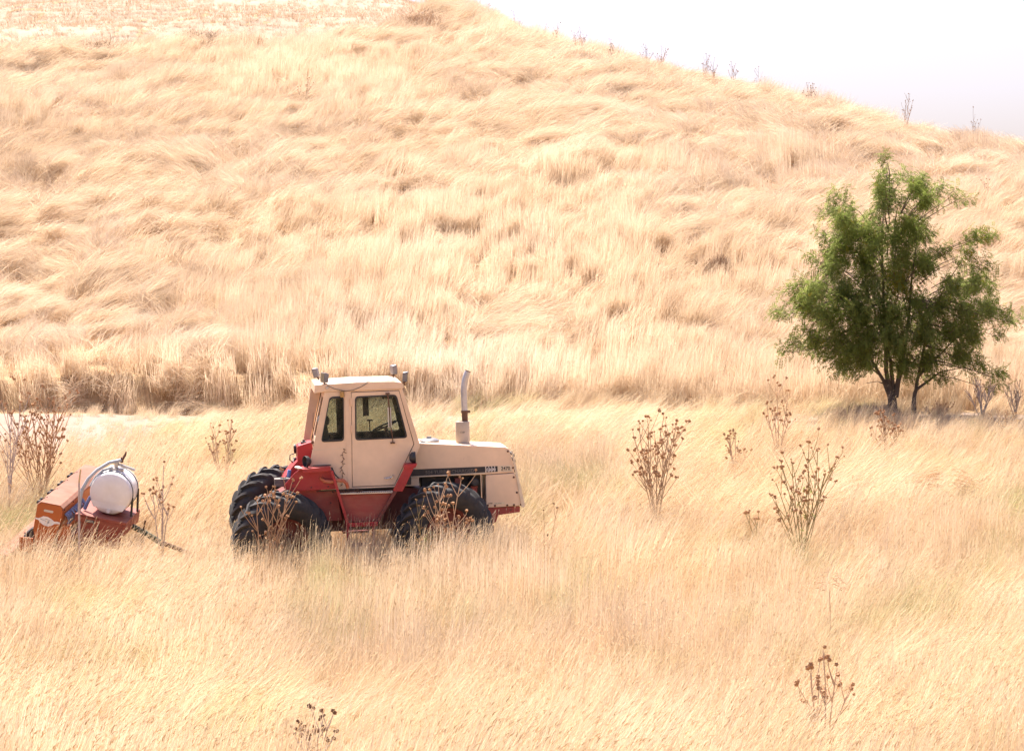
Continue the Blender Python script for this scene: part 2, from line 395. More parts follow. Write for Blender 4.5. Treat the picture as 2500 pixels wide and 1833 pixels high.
var = np.clip((lean * 4.99).astype(int), 0, 4) * 3 + rs.randint(0, 3, len(x))
hs = (0.50 + 0.52 * fbm(x * 0.4, y * 0.4, 54)) * rs.uniform(0.66, 1.16, len(x)) * (1 - 0.22 * sstep(47, 54, y)) * (1 + 0.06 * np.exp(-((y - 42.9) / 1.3) ** 2))
for wx_, wy_, wr_ in ((3.39, 29.0, 0.7), (-2.15, 27.8, 0.8), (2.58, 47.5, 0.7), (4.84, 44.5, 0.6), (8.4, 58.4, 1.6), (-5.9, 45.2, 0.65)):
    hs = hs * (1 - 0.45 * np.exp(-(((x - wx_) / wr_) ** 2 + ((y - wy_ + 0.6) / (wr_ * 1.6)) ** 2)))
hs *= (1 - 0.6 * onpath) * (1 - 0.45 * sstep(52, 55, y) * (1 - sstep(-8, -5, x))) * (1 - 0.3 * sstep(59.0, 59.6, y))
scl = np.stack([hs ** 0.5, hs ** 0.5, hs], 1)
scatter('meadow_grass', protos, ['meadow_straw', 'grass_seed'], np.stack([x, y, gz(x, y)], 1), turns(x, y, az, 0.5), scl, var, 'tall dry golden grass around the tractor')
# long pale stalks with nodding heads standing over the rest
protos = [clump(160 + i * 5 + j, 10, 1.55, t, 0.45, 0.0085, 0.40, heads=0.85, dead=0.0, nseg=6) for i, t in enumerate((30, 52, 80)) for j in range(3)]
x, y = wedge(21, 57, 11); x = np.concatenate([x, rs.uniform(-5.6, 0.4, 130), rs.uniform(-8.6, -6.5, 45)]); y = np.concatenate([y, rs.uniform(42.5, 43.95, 130), rs.uniform(43.2, 44.4, 45)]); k = ~in_tractor(x, y); x, y = x[k], y[k]
lean = np.clip(0.45 + 1.2 * (fbm(x * 0.33, y * 0.2, 51) - 0.42) + rs.normal(0, 0.2, len(x)), 0, 1); var = np.clip((lean * 2.99).astype(int), 0, 2) * 3 + rs.randint(0, 3, len(x))
az = 0.35 + (fbm(x * 0.16, y * 0.12, 53) - 0.5) * 3.0 + rs.normal(0, 0.5, len(x)); hs = rs.uniform(0.48, 0.82, len(x)) * (1 - 0.25 * sstep(47, 54, y))
hs *= 1 - 0.5 * sstep(52, 55, y) * (1 - sstep(-8, -5, x))
scatter('seeding_grass', protos, ['grass_seed', 'grass_seed'], np.stack([x, y, gz(x, y)], 1), turns(x, y, az, 0.5), np.stack([hs, hs, hs], 1), var, 'long pale grass stalks with nodding seed heads in the meadow')

# --- hillside: upright stands, leaning stands and flattened swirls
LEVH = [14, 32, 50, 68, 84, 98]
protos = [clump(300 + i * 7 + j, 64, 1.0, t, 0.34 - 0.02 * i, 0.0090, 0.22, heads=0.0, dead=0.13) for i, t in enumerate(LEVH) for j in range(3)]
x, y = wedge(60.0, 112, 12.5)
k = (y < stub_edge(x) + 0.3) & ((y > 60.5 + 0.3 * rs.rand(len(x))) | (x > -1 + 3 * rs.rand(len(x))) | (rs.rand(len(x)) < 0.15)); k |= x > -2.4
yr, _ = crest(x / y); k &= y < yr + 15
x, y = x[k], y[k]
sx = x / y
lodge = 1.15 * fbm(x * 0.17, y * 0.15, 61, 4) + 0.40 * (vn(x * 0.7, y * 0.7, 62) - 0.5) + 0.42 * (vn(x * 1.5, y * 1.5, 67) - 0.5)
lodge += 0.30 * np.exp(-((sx + 0.17) / 0.08) ** 2) + 0.16 * np.exp(-((sx - 0.13) / 0.09) ** 2) * sstep(70, 78, y) + 0.10 * np.exp(-((y - 88) / 7) ** 2)
lodge -= 0.22 * np.exp(-((sx - 0.01) / 0.09) ** 2) * (1 - sstep(68, 76, y)) + 0.25 * np.exp(-((y - 61.2) / 0.8) ** 2)
lean = np.clip((lodge - 0.47) * 4.2 + rs.normal(0, 0.07, len(x)), 0, 1)
az = 0.1 + (fbm(x * 0.13, y * 0.11, 63) - 0.5) * 5.5 + (vn(x * 0.6, y * 0.6, 64) - 0.5) * 2.6 * lean + (vn(x * 1.6, y * 1.6, 68) - 0.5) * 2.6 * lean + rs.normal(0, 0.2, len(x))
drop = np.exp(-((y - 60.9) / 0.6) ** 2) * (rs.rand(len(x)) < 0.65)              # the fringe hangs over the bank
az = np.where(drop > 0.3, -1.4 + rs.normal(0, 0.6, len(x)), az)
var = np.clip((lean * 5.99).astype(int), 0, 5) * 3 + rs.randint(0, 3, len(x))
hs = (0.66 + 0.62 * fbm(x * 0.33, y * 0.33, 65)) * rs.uniform(0.8, 1.15, len(x)) * (0.88 + 0.12 * (y < 62)) * (1 - 0.18 * lean)
scl = np.stack([hs ** 0.5 * (1 + 0.2 * lean), hs ** 0.5 * (1 + 0.2 * lean), hs], 1)
z = gz(x, y) + (0.15 + lean) * (0.5 + 0.6 * np.exp(-((sx + 0.17) / 0.09) ** 2) * (1 - sstep(72, 84, y))) * np.maximum(0, fbm(x * 1.1, y * 1.1, 66, 2) - 0.38)      # flattened swathes lie over one another
scatter('hillside_grass', protos, ['hill_straw', 'grass_seed'], np.stack([x, y, z], 1), turns(x, y, az, 1.0), scl, var, 'dry pale grass on the hillside, partly flattened into swirls')

# --- stubble rows and loose straw on the mown field
protos = [clump(500 + j, 26, 0.17, [20, 55, 95][j % 3], 1.4, 0.008, 0.12, nseg=3) for j in range(6)]
xx, yy_ = [], []
for r in np.arange(0, 56, 0.42):
    X = np.arange(-42, -0.5, 0.16) + rs.uniform(-0.05, 0.05, 260)[:len(np.arange(-42, -0.5, 0.16))]
    xx.append(X); yy_.append(95 + r + 0.05 * X + 0.25 * np.sin(X * 0.15) + rs.normal(0, 0.05, len(X)))
x, y = np.concatenate(xx), np.concatenate(yy_)
k = (y > stub_edge(x)) & (rs.rand(len(x)) < 0.35 + 0.6 * sstep(0.4, 0.62, fbm(x * 0.12, y * 0.5, 81))); x, y = x[k], y[k]
hs = rs.uniform(0.6, 1.5, len(x)); scl = np.stack([hs, hs, hs], 1)
scatter('stubble', protos, ['stubble_straw'], np.stack([x, y, gz(x, y) + 0.01], 1), turns(x, y, rs.uniform(-3.1, 3.1, len(x))), scl, rs.randint(0, 6, len(x)), 'cut straw stubble in rows on the mown field')
# ------------------------------------------------------------------ machine materials
paint('cream_paint', (0.77, 0.56, 0.385), 0.40, 0.17, (0.33, 0.17, 0.09), 0.18, (0.55, 0.40, 0.26), scale=1.6, bump=0.004)
paint('cream_trim', (0.70, 0.58, 0.42), 0.5, 0.2, scale=4)
paint('red_paint', (0.37, 0.016, 0.021), 0.45, 0.2, (0.16, 0.06, 0.04), 0.12, (0.45, 0.20, 0.14), scale=2.2, bump=0.006)
paint('faded_red', (0.33, 0.055, 0.042), 0.6, 0.5, (0.18, 0.09, 0.06), 0.6, (0.40, 0.17, 0.10), scale=2.6)
paint('dark_red', (0.16, 0.030, 0.022), 0.6, 0.4, (0.09, 0.05, 0.04), 0.5, (0.22, 0.11, 0.07), scale=3)
paint('tyre_rubber', (0.030, 0.027, 0.027), 0.8, 0.0, dust=0.30, dustcol=(0.10, 0.085, 0.075), scale=3, bump=0.01)
paint('black_plastic', (0.022, 0.021, 0.023), 0.5, 0.1, (0.1, 0.09, 0.08), 0.25, (0.12, 0.10, 0.09), scale=8, bump=0)
paint('engine_dark', (0.035, 0.030, 0.028), 0.6, 0.4, (0.12, 0.07, 0.05), 0.4, (0.10, 0.08, 0.06), scale=9)
paint('lamp_shell', (0.17, 0.165, 0.18), 0.4, 0.1, scale=10, bump=0)
paint('galvanised', (0.52, 0.50, 0.48), 0.4, 0.3, (0.25, 0.17, 0.12), 0.3, (0.45, 0.36, 0.28), metal=0.5, scale=7, bump=0)
paint('chrome', (0.62, 0.58, 0.56), 0.25, 0.1, metal=0.9, scale=6, bump=0)
paint('muffler_steel', (0.42, 0.35, 0.28), 0.6, 0.5, (0.26, 0.15, 0.09), 0.4, (0.50, 0.40, 0.30), scale=6)
paint('rust', (0.13, 0.065, 0.04), 0.85, 0.5, (0.07, 0.035, 0.022), 0.4, (0.22, 0.12, 0.07), scale=9)
paint('pipe_grey', (0.52, 0.50, 0.50), 0.42, 0.4, (0.34, 0.24, 0.18), 0.2, metal=0.35, scale=9)
paint('interior', (0.060, 0.052, 0.042), 0.7, 0.1, dust=0.4, dustcol=(0.13, 0.11, 0.08), scale=4, bump=0)
paint('seat_vinyl', (0.16, 0.17, 0.14), 0.6, 0.3, (0.30, 0.25, 0.16), 0.5, (0.26, 0.24, 0.19), scale=6)
paint('orange_hose', (0.50, 0.13, 0.06), 0.6, 0.3, dust=0.4, scale=8, bump=0)
paint('amber_lens', (0.42, 0.24, 0.06), 0.4, 0.2, scale=12, bump=0)
paint('drill_orange', (0.43, 0.105, 0.018), 0.5, 0.3, (0.20, 0.06, 0.03), 0.15, (0.48, 0.20, 0.09), scale=2.4, bump=0.006)
paint('drill_lid', (0.25, 0.105, 0.065), 0.9, 0.35, (0.35, 0.13, 0.08), 0.6, (0.36, 0.19, 0.13), scale=1.8, bump=0.004)
paint('drill_red', (0.26, 0.050, 0.026), 0.6, 0.35, (0.14, 0.05, 0.03), 0.4, (0.36, 0.15, 0.09), scale=3)
paint('tank_poly', (0.80, 0.77, 0.74), 0.45, 0.0, (0.55, 0.48, 0.40), 0.22, (0.62, 0.54, 0.44), scale=2.2, bump=0.004)
paint('hose_grey', (0.40, 0.43, 0.45), 0.5, 0.15, dust=0.3, scale=9, bump=0)
paint('hose_blue', (0.10, 0.14, 0.30), 0.5, 0.15, dust=0.3, scale=9, bump=0)
paint('green_pipe', (0.040, 0.058, 0.028), 0.6, 0.4, scale=6)
paint('decal_white', (0.78, 0.74, 0.70), 0.6, 0.15, (0.4, 0.33, 0.28), 0.2, scale=14, bump=0)
paint('decal_black', (0.020, 0.018, 0.022), 0.5, 0.12, (0.16, 0.13, 0.11), 0.15, (0.09, 0.08, 0.07), scale=9, bump=0)
paint('faded_lettering', (0.105, 0.095, 0.085), 0.6, 0.4, (0.03, 0.03, 0.03), 0.3, scale=16, bump=0)
paint('can_blue', (0.13, 0.25, 0.55), 0.35, 0.1, scale=12, bump=0)
paint('battery_grey', (0.11, 0.10, 0.10), 0.6, 0.1, dust=0.5, scale=6, bump=0)

def glass(name, tintc, gloss=0.10):
    m, n, l = nodes(name); n.remove(n['Principled BSDF']); out = n['Material Output']
    t = n.new('ShaderNodeBsdfTransparent'); g = n.new('ShaderNodeBsdfGlossy'); mx = n.new('ShaderNodeMixShader'); d = n.new('ShaderNodeBsdfDiffuse'); m2 = n.new('ShaderNodeMixShader')
    g.inputs['Roughness'].default_value = 0.04; d.inputs['Color'].default_value = (0.45, 0.40, 0.30, 1)
    dirt = ramp(n, l, noise(n, l, 5, 5, 0.7), [(0.45, (0.02,) * 3), (0.8, (0.16,) * 3)]); l.new(dirt, m2.inputs['Fac'])
    lw = n.new('ShaderNodeLayerWeight'); lw.inputs['Blend'].default_value = gloss; l.new(lw.outputs['Fresnel'], mx.inputs['Fac'])
    t.inputs['Color'].default_value = (*tintc, 1)
    l.new(t.outputs[0], m2.inputs[1]); l.new(d.outputs[0], m2.inputs[2]); l.new(m2.outputs[0], mx.inputs[1]); l.new(g.outputs[0], mx.inputs[2]); l.new(mx.outputs[0], out.inputs['Surface']); return m
glass('cab_glass', (0.72, 0.76, 0.73)); glass('lamp_glass', (0.8, 0.8, 0.8), 0.5)

# ------------------------------------------------------------------ tractor (x forward, y to its far side, z up)
TR = Matrix.Rotation(math.radians(6.5), 4, 'Z') @ Matrix.Rotation(math.radians(2.0), 4, 'X') @ Matrix.Rotation(math.radians(-2.0), 4, 'Y')
tr = thing('tractor', (-2.64, 45.0, 0.04), 'old cream and red four wheel tractor with a cab, parked in the tall grass', 'tractor', TR.to_euler())

def letter(body, size, parent, x, y, z, mat, bold=0.0, sx=1.0, name='lettering'):
    me = text_mesh(body, size, bold); me.materials.clear(); me.materials.append(MATS[mat])
    o = inst(me, name, parent, (x, y, z), (math.pi / 2, 0, 0), (sx, 1, 1)); return o

# wheels
def tyre_mesh(R=0.79, W=0.58):
    mb = MB(); Rc = R - 0.045; hw = W / 2
    prof = [(0.40, -hw * 0.62), (0.44, -hw * 0.80), (0.52, -hw * 0.95), (0.60, -hw), (0.68, -hw * 0.95), (Rc - 0.03, -hw * 0.82), (Rc, -hw * 0.5), (Rc + 0.012, 0),
            (Rc, hw * 0.5), (Rc - 0.03, hw * 0.82), (0.68, hw * 0.95), (0.60, hw), (0.52, hw * 0.95), (0.44, hw * 0.80), (0.40, hw * 0.62)]
    n = 56; vs, fs = [], []
    for r, h in prof:
        for k in range(n):
            a = 2 * math.pi * k / n; vs.append((r * math.cos(a), h, r * math.sin(a)))
    for i in range(len(prof) - 1):
        for k in range(n):
            k2 = (k + 1) % n; fs.append((i * n + k, (i + 1) * n + k, (i + 1) * n + k2, i * n + k2))
    mb.add(vs, fs)
    NL = 21                                                              # lugs per side, swept back from the centre line
    for side in (-1, 1):
        for q in range(NL):
            a0 = 2 * math.pi * (q + (0.5 if side > 0 else 0)) / NL; rows = []
            for t in (0.0, 0.3, 0.6, 0.85, 1.0, 1.12):
                h = side * (-0.03 + t * hw); a = a0 - 0.30 * t
                rb = Rc + 0.005 - 0.09 * max(0, t - 0.62) ** 1.3 * 2; rt = rb + 0.058 * (1 if t < 1.05 else 0.15)
                if t > 0.95: rb -= 0.05 * (t - 0.95) * 8; rt -= 0.05 * (t - 0.95) * 4
                wa = 0.040 + 0.012 * t
                rows.append([(r * math.cos(a + s * wa * f), h, r * math.sin(a + s * wa * f)) for r, s, f in ((rb - 0.03, -1, 1.25), (rt, -1, 0.8), (rt, 1, 0.8), (rb - 0.03, 1, 1.25))])
            v = [p for r in rows for p in r]; f = []
            for i in range(len(rows) - 1):
                for k in range(3): f.append((i * 4 + k, i * 4 + k + 1, i * 4 + k + 5, i * 4 + k + 4))
            f += [(0, 3, 2, 1), tuple(len(v) - 4 + k for k in range(4))]
            if side < 0: f = [t[::-1] for t in f]
            mb.add(v, f)
    me = mb.mesh('tyre', 'tyre_rubber'); soft(me, 50); return me
def rim_mesh():
    mb = MB(); mb.lathe([(0.415, -0.20), (0.40, -0.16), (0.36, -0.13), (0.34, -0.02), (0.20, 0.0), (0.19, -0.04), (0.001, -0.05)], (0, 0, 0), (0, 1, 0), 32)
    mb.lathe([(0.415, 0.20), (0.40, 0.16), (0.36, 0.13), (0.34, 0.02), (0.001, 0.02)], (0, 0, 0), (0, 1, 0), 32)
    me = mb.mesh('rim', 'dark_red'); soft(me, 40); return me
def hub_mesh():
    mb = MB(); mb.lathe([(0.0, -0.16), (0.10, -0.15), (0.12, -0.12), (0.13, -0.04)], (0, 0, 0), (0, 1, 0), 20)
    for k in range(8):
        a = k * math.pi / 4; mb.lathe([(0.0, -0.085), (0.018, -0.08), (0.018, -0.03)], (0.165 * math.cos(a), 0, 0.165 * math.sin(a)), (0, 1, 0), 6)
    me = mb.mesh('hub', 'rust'); soft(me, 40); return me
TY, RI, HU = tyre_mesh(), rim_mesh(), hub_mesh()
for (wx, wy, wz, steer, roll) in ((1.45, -0.95, 0.77, 20, 0), (1.45, 0.95, 0.80, 20, 0), (-1.25, -0.95, 0.74, 20, 7.2), (-1.25, 0.95, 0.98, 20, 7.2)):
    w = bpy.data.objects.new('wheel', TY); COL.objects.link(w); w.parent = tr; w.location = (wx, wy, wz); w.scale = (1.03, 1.03, 1.03)
    w.rotation_euler = (math.radians(roll), random.Random(wx + wy).uniform(0, 0.3), math.radians(steer))
    inst(RI, 'rim', w, (0, 0, 0), (0, 0, 0) if wy < 0 else (0, 0, math.pi)); inst(HU, 'hub', w, (0, 0, 0), (0, 0, 0) if wy < 0 else (0, 0, math.pi))

# chassis and running gear
mb = MB(); mb.prism([(-1.55, 0.78), (2.35, 0.80), (2.35, 1.10), (0.9, 1.48), (-0.3, 1.50), (-1.1, 1.55), (-1.55, 1.30)], -0.34, 0.34); mb.build('chassis', 'dark_red', tr, 0.015)
mb = MB(); mb.prism([(-1.08, 1.00), (-0.22, 1.00), (-0.30, 1.53), (-1.08, 1.53)], -0.62, -0.57); p = mb.build('side_plate', 'faded_red', tr, 0.006)
for bx, bz in ((-0.95, 1.50), (-0.62, 1.50), (-0.36, 1.48), (-0.40, 1.30)): inst(MB().lathe([(0, -0.012), (0.010, -0.010), (0.013, 0)], (0, 0, 0), (0, 1, 0), 8).mesh('bolt', 'engine_dark'), 'bolt', p, (bx, -0.62, bz))
MB().tube([(-1.2, -0.85, 0.75), (-1.2, 0.85, 0.95)], 0.11, 14).build('axle', 'dark_red', tr, smooth=True)
MB().tube([(1.45, -0.85, 0.77), (1.45, 0.85, 0.80)], 0.11, 14).build('axle', 'dark_red', tr, smooth=True)
mb = MB(); mb.prism([(2.18, 1.08), (2.78, 1.08), (2.775, 0.985), (2.24, 0.935), (2.14, 0.98)], -0.43, 0.43); fb = mb.build('front_bracket', 'faded_red', tr, 0.008)
for bx, bz in ((2.27, 1.00), (2.42, 0.99), (2.62, 1.03)): inst(MB().lathe([(0, -0.012), (0.012, -0.010), (0.014, 0)], (0, 0, 0), (0, 1, 0), 8).mesh('bolt', 'rust'), 'bolt', fb, (bx, -0.43, bz))
mb = MB(); mb.prism([(2.22, 0.945), (2.41, 0.955), (2.37, 0.83), (2.25, 0.825)], -0.40, 0.40); mb.build('tow_weight', 'red_paint', tr, 0.008)
mb = MB(); mb.box((-1.95, -0.08, 0.55), (-1.5, 0.08, 0.68)); mb.box((-1.98, -0.12, 0.50), (-1.82, 0.12, 0.74)); mb.build('hitch', 'rust', tr, 0.01)

# hood, front cowl, stripe and lettering
hood = MB().prism([(0.92, 2.225), (1.13, 2.215), (2.56, 2.09), (2.62, 2.06), (2.695, 1.775), (2.70, 1.66), (2.21, 1.645), (0.92, 1.645)], -0.45, 0.45).build('hood', 'cream_paint', tr, 0.03, seg=3)
cowl = MB().prism([(2.215, 1.635), (2.705, 1.650), (2.835, 1.095), (2.205, 1.085)], -0.455, 0.455).build('front_cowl', 'cream_paint', tr, 0.010)
for a, b in ((-0.475, -0.452), (0.452, 0.475)): MB().prism([(2.655, 2.03), (2.675, 2.035), (2.86, 1.10), (2.845, 1.06), (2.80, 1.075)], a, b).build('grille_surround', 'cream_trim', tr, 0.004)
mb = MB(); gm = lambda a, t, b: (2.69 + (1.97 - b) * 0.135 + t, a, b)
for k in range(9): mb.prism([(-0.40, 1.16 + k * 0.095), (0.40, 1.16 + k * 0.095), (0.40, 1.20 + k * 0.095), (-0.40, 1.20 + k * 0.095)], 0, 0.02, f=gm)
mb.build('grille', 'engine_dark', tr)
bolt_me = MB().lathe([(0, -0.014), (0.013, -0.012), (0.018, -0.004), (0.019, 0)], (0, 0, 0), (0, 1, 0), 10).mesh('bolt', 'rust')
for bx, bz in ((2.235, 1.125), (2.355, 1.115), (2.56, 1.112), (2.675, 1.113), (2.795, 1.115), (2.73, 1.32), (2.685, 1.58)): inst(bolt_me, 'bolt', cowl, (bx, -0.455, bz))
inst(bolt_me, 'bolt', hood, (2.60, -0.45, 2.02)); inst(bolt_me, 'bolt', hood, (2.678, -0.45, 1.738))
MB().prism([(0.96, 1.668), (2.208, 1.682), (2.208, 1.780), (0.96, 1.782)], -0.4535, -0.4495).build('stripe', 'decal_black', hood)
MB().prism([(0.95, 1.648), (2.20, 1.662), (2.20, 1.676), (0.95, 1.663)], -0.462, -0.4505).build('trim_strip', 'cream_trim', hood, 0.002)
MB().prism([(2.212, 1.682), (2.672, 1.684), (2.650, 1.783), (2.212, 1.781)], -0.4530, -0.4495).build('name_panel', 'cream_trim', hood)
letter('504 TURBO CHARGED', 0.078, hood, 1.20, -0.4545, 1.695, 'faded_lettering', 0.0012, 1.05)
letter('2470', 0.078, hood, 2.475, -0.4545, 1.711, 'decal_black', 0.0022, 0.98)
letter('TRACTION KING', 0.019, hood, 2.475, -0.4545, 1.690, 'decal_black', 0.0, 1.15)
em = MB(); x0, x1, z0, z1 = 2.220, 2.418, 1.684, 1.780
em.prism([(x0, z0), (x1, z0), (x1, z1), (x0, z1)], -0.4545, -0.4525); emb = em.build('emblem', 'decal_black', hood)
em = MB()
for k in range(4):                                                       # pale waists between the dark lug shapes
    cx = x0 + (x1 - x0) * (k + 0.5) / 4 - 0.025
    for zc, s in ((z1, -1), (z0, 1)):
        em.prism([(cx - 0.007, zc), (cx + 0.007, zc), (cx + 0.004, zc + s * 0.010), (cx + 0.011, zc + s * 0.022), (cx - 0.011, zc + s * 0.022), (cx - 0.004, zc + s * 0.010)], -0.4555, -0.4548)
em.build('emblem_mark', 'decal_white', emb)['kind'] = 'stuff'
letter('case', 0.092, emb, x0 + 0.004, -0.4560, 1.707, 'decal_white', 0.0016, 1.02)
MB().prism([(2.345, 1.132), (2.515, 1.140), (2.515, 1.172), (2.345, 1.166)], -0.4580, -0.4552).build('decal', 'cream_trim', cowl)
letter('CASE SERVICE', 0.016, cowl, 2.355, -0.4590, 1.145, 'decal_black', 0.0, 1.1)
letter('CASE', 0.024, cowl, 2.245, -0.4590, 1.150, 'decal_black', 0.0006, 1.2)
MB().prism([(0.76, 1.505), (1.09, 1.505), (1.09, 1.640), (0.85, 1.640)], -0.45, 0.45).build('side_panel', 'cream_paint', tr, 0.006)
# engine in the opening
mb = MB(); mb.box((1.15, -0.22, 1.12), (2.15, 0.22, 1.62)); mb.box((1.2, -0.30, 1.30), (2.0, -0.22, 1.42))
for k in range(6): mb.tube([(1.25 + k * 0.12, -0.24, 1.34), (1.25 + k * 0.12, -0.34, 1.40), (1.25 + k * 0.12, -0.34, 1.50)], 0.025, 8)
eng = mb.build('engine', 'engine_dark', tr, 0.01)
MB().lathe([(0.0, -0.12), (0.05, -0.12), (0.07, -0.10), (0.075, 0.0), (0.085, 0.01), (0.085, 0.05), (0.05, 0.06)], (2.03, -0.33, 1.52), (0, 1, 0), 20).build('alternator', 'engine_dark', eng, smooth=True)
MB().box((1.98, -0.36, 1.22), (2.07, -0.28, 1.42)).box((1.965, -0.37, 1.42), (2.085, -0.27, 1.45)).build('oil_filter', 'faded_red', eng, 0.008)
MB().box((1.70, -0.40, 1.10), (1.80, -0.24, 1.60)).build('engine_bracket', 'dark_red', eng, 0.006)
MB().tube([(1.3, -0.30, 1.55), (1.5, -0.36, 1.50), (1.75, -0.34, 1.53), (1.95, -0.30, 1.58)], 0.014, 6).build('engine_hose', 'black_plastic', eng, smooth=True)
# exhaust, air cleaner lid
MB().lathe([(0.0, 2.14), (0.118, 2.14), (0.118, 2.50), (0.112, 2.515), (0.06, 2.518)], (1.89, 0, 0), (0, 0, 1), 28).build('muffler', 'muffler_steel', tr, smooth=True)
letter('C 288', 0.03, tr, 1.84, -0.1195, 2.33, 'engine_dark', 0.0)
ex = MB().tube([(1.935, 0, 2.67), (1.932, 0, 2.85), (1.932, 0, 3.02), (1.94, 0, 3.12), (1.958, 0, 3.22), (1.985, 0, 3.30), (2.01, 0, 3.355)], 0.052, 20).build('exhaust_pipe', 'pipe_grey', tr, smooth=True)
MB().tube([(2.0085, 0, 3.352), (2.0155, 0, 3.368)], 0.047, 18).build('pipe_mouth', 'rust', ex)
MB().tube([(1.936, 0, 2.50), (1.936, 0, 2.69)], 0.050, 18).build('exhaust_neck', 'rust', ex, smooth=True)
MB().lathe([(0.052, 2.655), (0.062, 2.655), (0.062, 2.70), (0.052, 2.70)], (1.936, 0, 0), (0, 0, 1), 18).box((1.99, -0.02, 2.66), (2.03, 0.02, 2.695)).build('clamp', 'rust', ex)
mb = MB(); mb.lathe([(0.17, 2.19), (0.175, 2.215), (0.15, 2.235), (0.10, 2.25), (0.045, 2.255), (0.04, 2.28), (0.0, 2.282)], (1.32, 0.02, 0), (0, 0, 1), 28); mb.build('air_cleaner_lid', 'lamp_shell', tr, smooth=True)
MB().lathe([(0.05, 2.215), (0.05, 2.222), (0.0, 2.224)], (1.20, -0.25, 0), (0, 0, 1), 16).build('filler_cap', 'black_plastic', tr)

# cab
CAB = [(-0.445, 3.15), (-0.74, 1.92), (-0.56, 1.53), (0.715, 1.53), (0.985, 1.92), (1.11, 2.20), (0.845, 3.15)]
DOOR = [(0.00, 3.125), (0.785, 3.125), (1.0, 2.23), (0.66, 1.565), (-0.035, 1.565)]
DWIN = round_poly([(0.065, 3.05), (0.735, 3.055), (0.895, 2.345), (0.045, 2.34)], 0.06)
RWIN = round_poly([(-0.36, 3.055), (-0.135, 3.06), (-0.155, 2.34), (-0.525, 2.335)], 0.06)
def grow(poly, d):
    c = Vector((sum(p[0] for p in poly) / len(poly), sum(p[1] for p in poly) / len(poly)))
    return [tuple(c + (Vector(p) - c) * (1 + d / max((Vector(p) - c).length, 0.05))) for p in poly]
for sgn in (-1, 1):
    yo = sgn * 0.72; yi = sgn * 0.69
    a, b = sorted((yo, yi))
    side = MB().prism(CAB, a, b, [grow(DOOR, 0.012), RWIN]).build('side_wall', 'cream_paint', tr, 0.004)
    a, b = sorted((yo + sgn * 0.004, yi))
    door = MB().prism(DOOR, a, b, [DWIN]).build('door', 'cream_paint', tr, 0.006)
    for par, win in ((door, DWIN), (side, RWIN)):
        a, b = sorted((yo + sgn * 0.010, yi + sgn * 0.005)); MB().prism(grow(win, 0.014), a, b, [grow(win, -0.018)]).build('window_seal', 'black_plastic', par, 0.003)
        a, b = sorted((yi + sgn * 0.012, yi + sgn * 0.016)); MB().prism(grow(win, -0.008), a, b).build('window_pane', 'cab_glass', par)
    a, b = sorted((yi - sgn * 0.004, yi - sgn * 0.012)); MB().prism(grow(CAB, -0.02), a, b, [grow(DWIN, 0.005), grow(RWIN, 0.005)]).build('lining', 'interior', side)
    if sgn < 0:
        for hz in (2.93, 2.48): MB().box((-0.035, -0.742, hz), (0.012, -0.719, hz + 0.085)).tube([(-0.012, -0.745, hz - 0.03), (-0.012, -0.745, hz + 0.11)], 0.009, 8).build('hinge', 'cream_paint', door, 0.003)
        mb = MB(); mb.lathe([(0.0, -0.03), (0.022, -0.03), (0.026, 0.0)], (0.615, -0.724, 1.70), (0, 1, 0), 14); mb.tube([(0.615, -0.755, 1.70), (0.54, -0.765, 1.685), (0.49, -0.757, 1.683)], [0.013, 0.011, 0.008], 8); mb.tube([(0.615, -0.755, 1.70), (0.630, -0.757, 1.735)], 0.010, 8); mb.build('door_handle', 'chrome', door, smooth=True)
        MB().prism([(-0.115, 1.54), (-0.045, 1.54), (-0.045, 3.15), (-0.115, 3.15)], -0.7265, -0.719).build('door_post', 'cream_paint', side, 0.003)
        MB().prism([(-0.69, 2.192), (-0.118, 2.205), (-0.118, 2.212), (-0.69, 2.199)], -0.7225, -0.7195).build('seam', 'cream_trim', side)
        for bx, bz in ((-0.36, 3.10), (0.10, 3.11), (0.55, 3.11)): pass
# front and rear walls follow the side outline
def slope_wall(p0, p1, y0, y1, th, hole, name, mats):
    d = (Vector(p1) - Vector(p0)); L = d.length; d.normalize(); nrm = Vector((-d.y, d.x))
    f = lambda a, t, b: (p0[0] + d.x * b + nrm.x * t, a, p0[1] + d.y * b + nrm.y * t)
    return MB().prism([(y0, 0), (y1, 0), (y1, L), (y0, L)], 0, th, [hole(L)] if hole else [], f=f).build(name, mats, tr, 0.004), f, L
fw, f_, L_ = slope_wall((1.095, 2.20), (0.835, 3.15), -0.69, 0.69, 0.03, lambda L: round_poly([(-0.60, 0.14), (0.60, 0.14), (0.60, L - 0.10), (-0.60, L - 0.10)], 0.06), 'front_wall', 'interior')
MB().prism(round_poly([(-0.60, 0.14), (0.60, 0.14), (0.60, L_ - 0.10), (-0.60, L_ - 0.10)], 0.06), 0.012, 0.016, f=f_).build('window_pane', 'cab_glass', fw)
rw, f_, L_ = slope_wall((-0.70, 1.95), (-0.415, 3.15), -0.69, 0.69, -0.03, lambda L: round_poly([(-0.50, 0.42), (0.50, 0.42), (0.50, L - 0.14), (-0.50, L - 0.14)], 0.06), 'rear_wall', 'cream_paint')
MB().prism(round_poly([(-0.50, 0.42), (0.50, 0.42), (0.50, L_ - 0.14), (-0.50, L_ - 0.14)], 0.06), -0.016, -0.012, f=f_).build('window_pane', 'cab_glass', rw)
MB().prism([(-0.455, 3.14), (-0.62, 3.14), (-0.79, 2.20), (-0.69, 2.16)], 0.52, 0.58).build('rear_post', 'cream_paint', tr, 0.006)
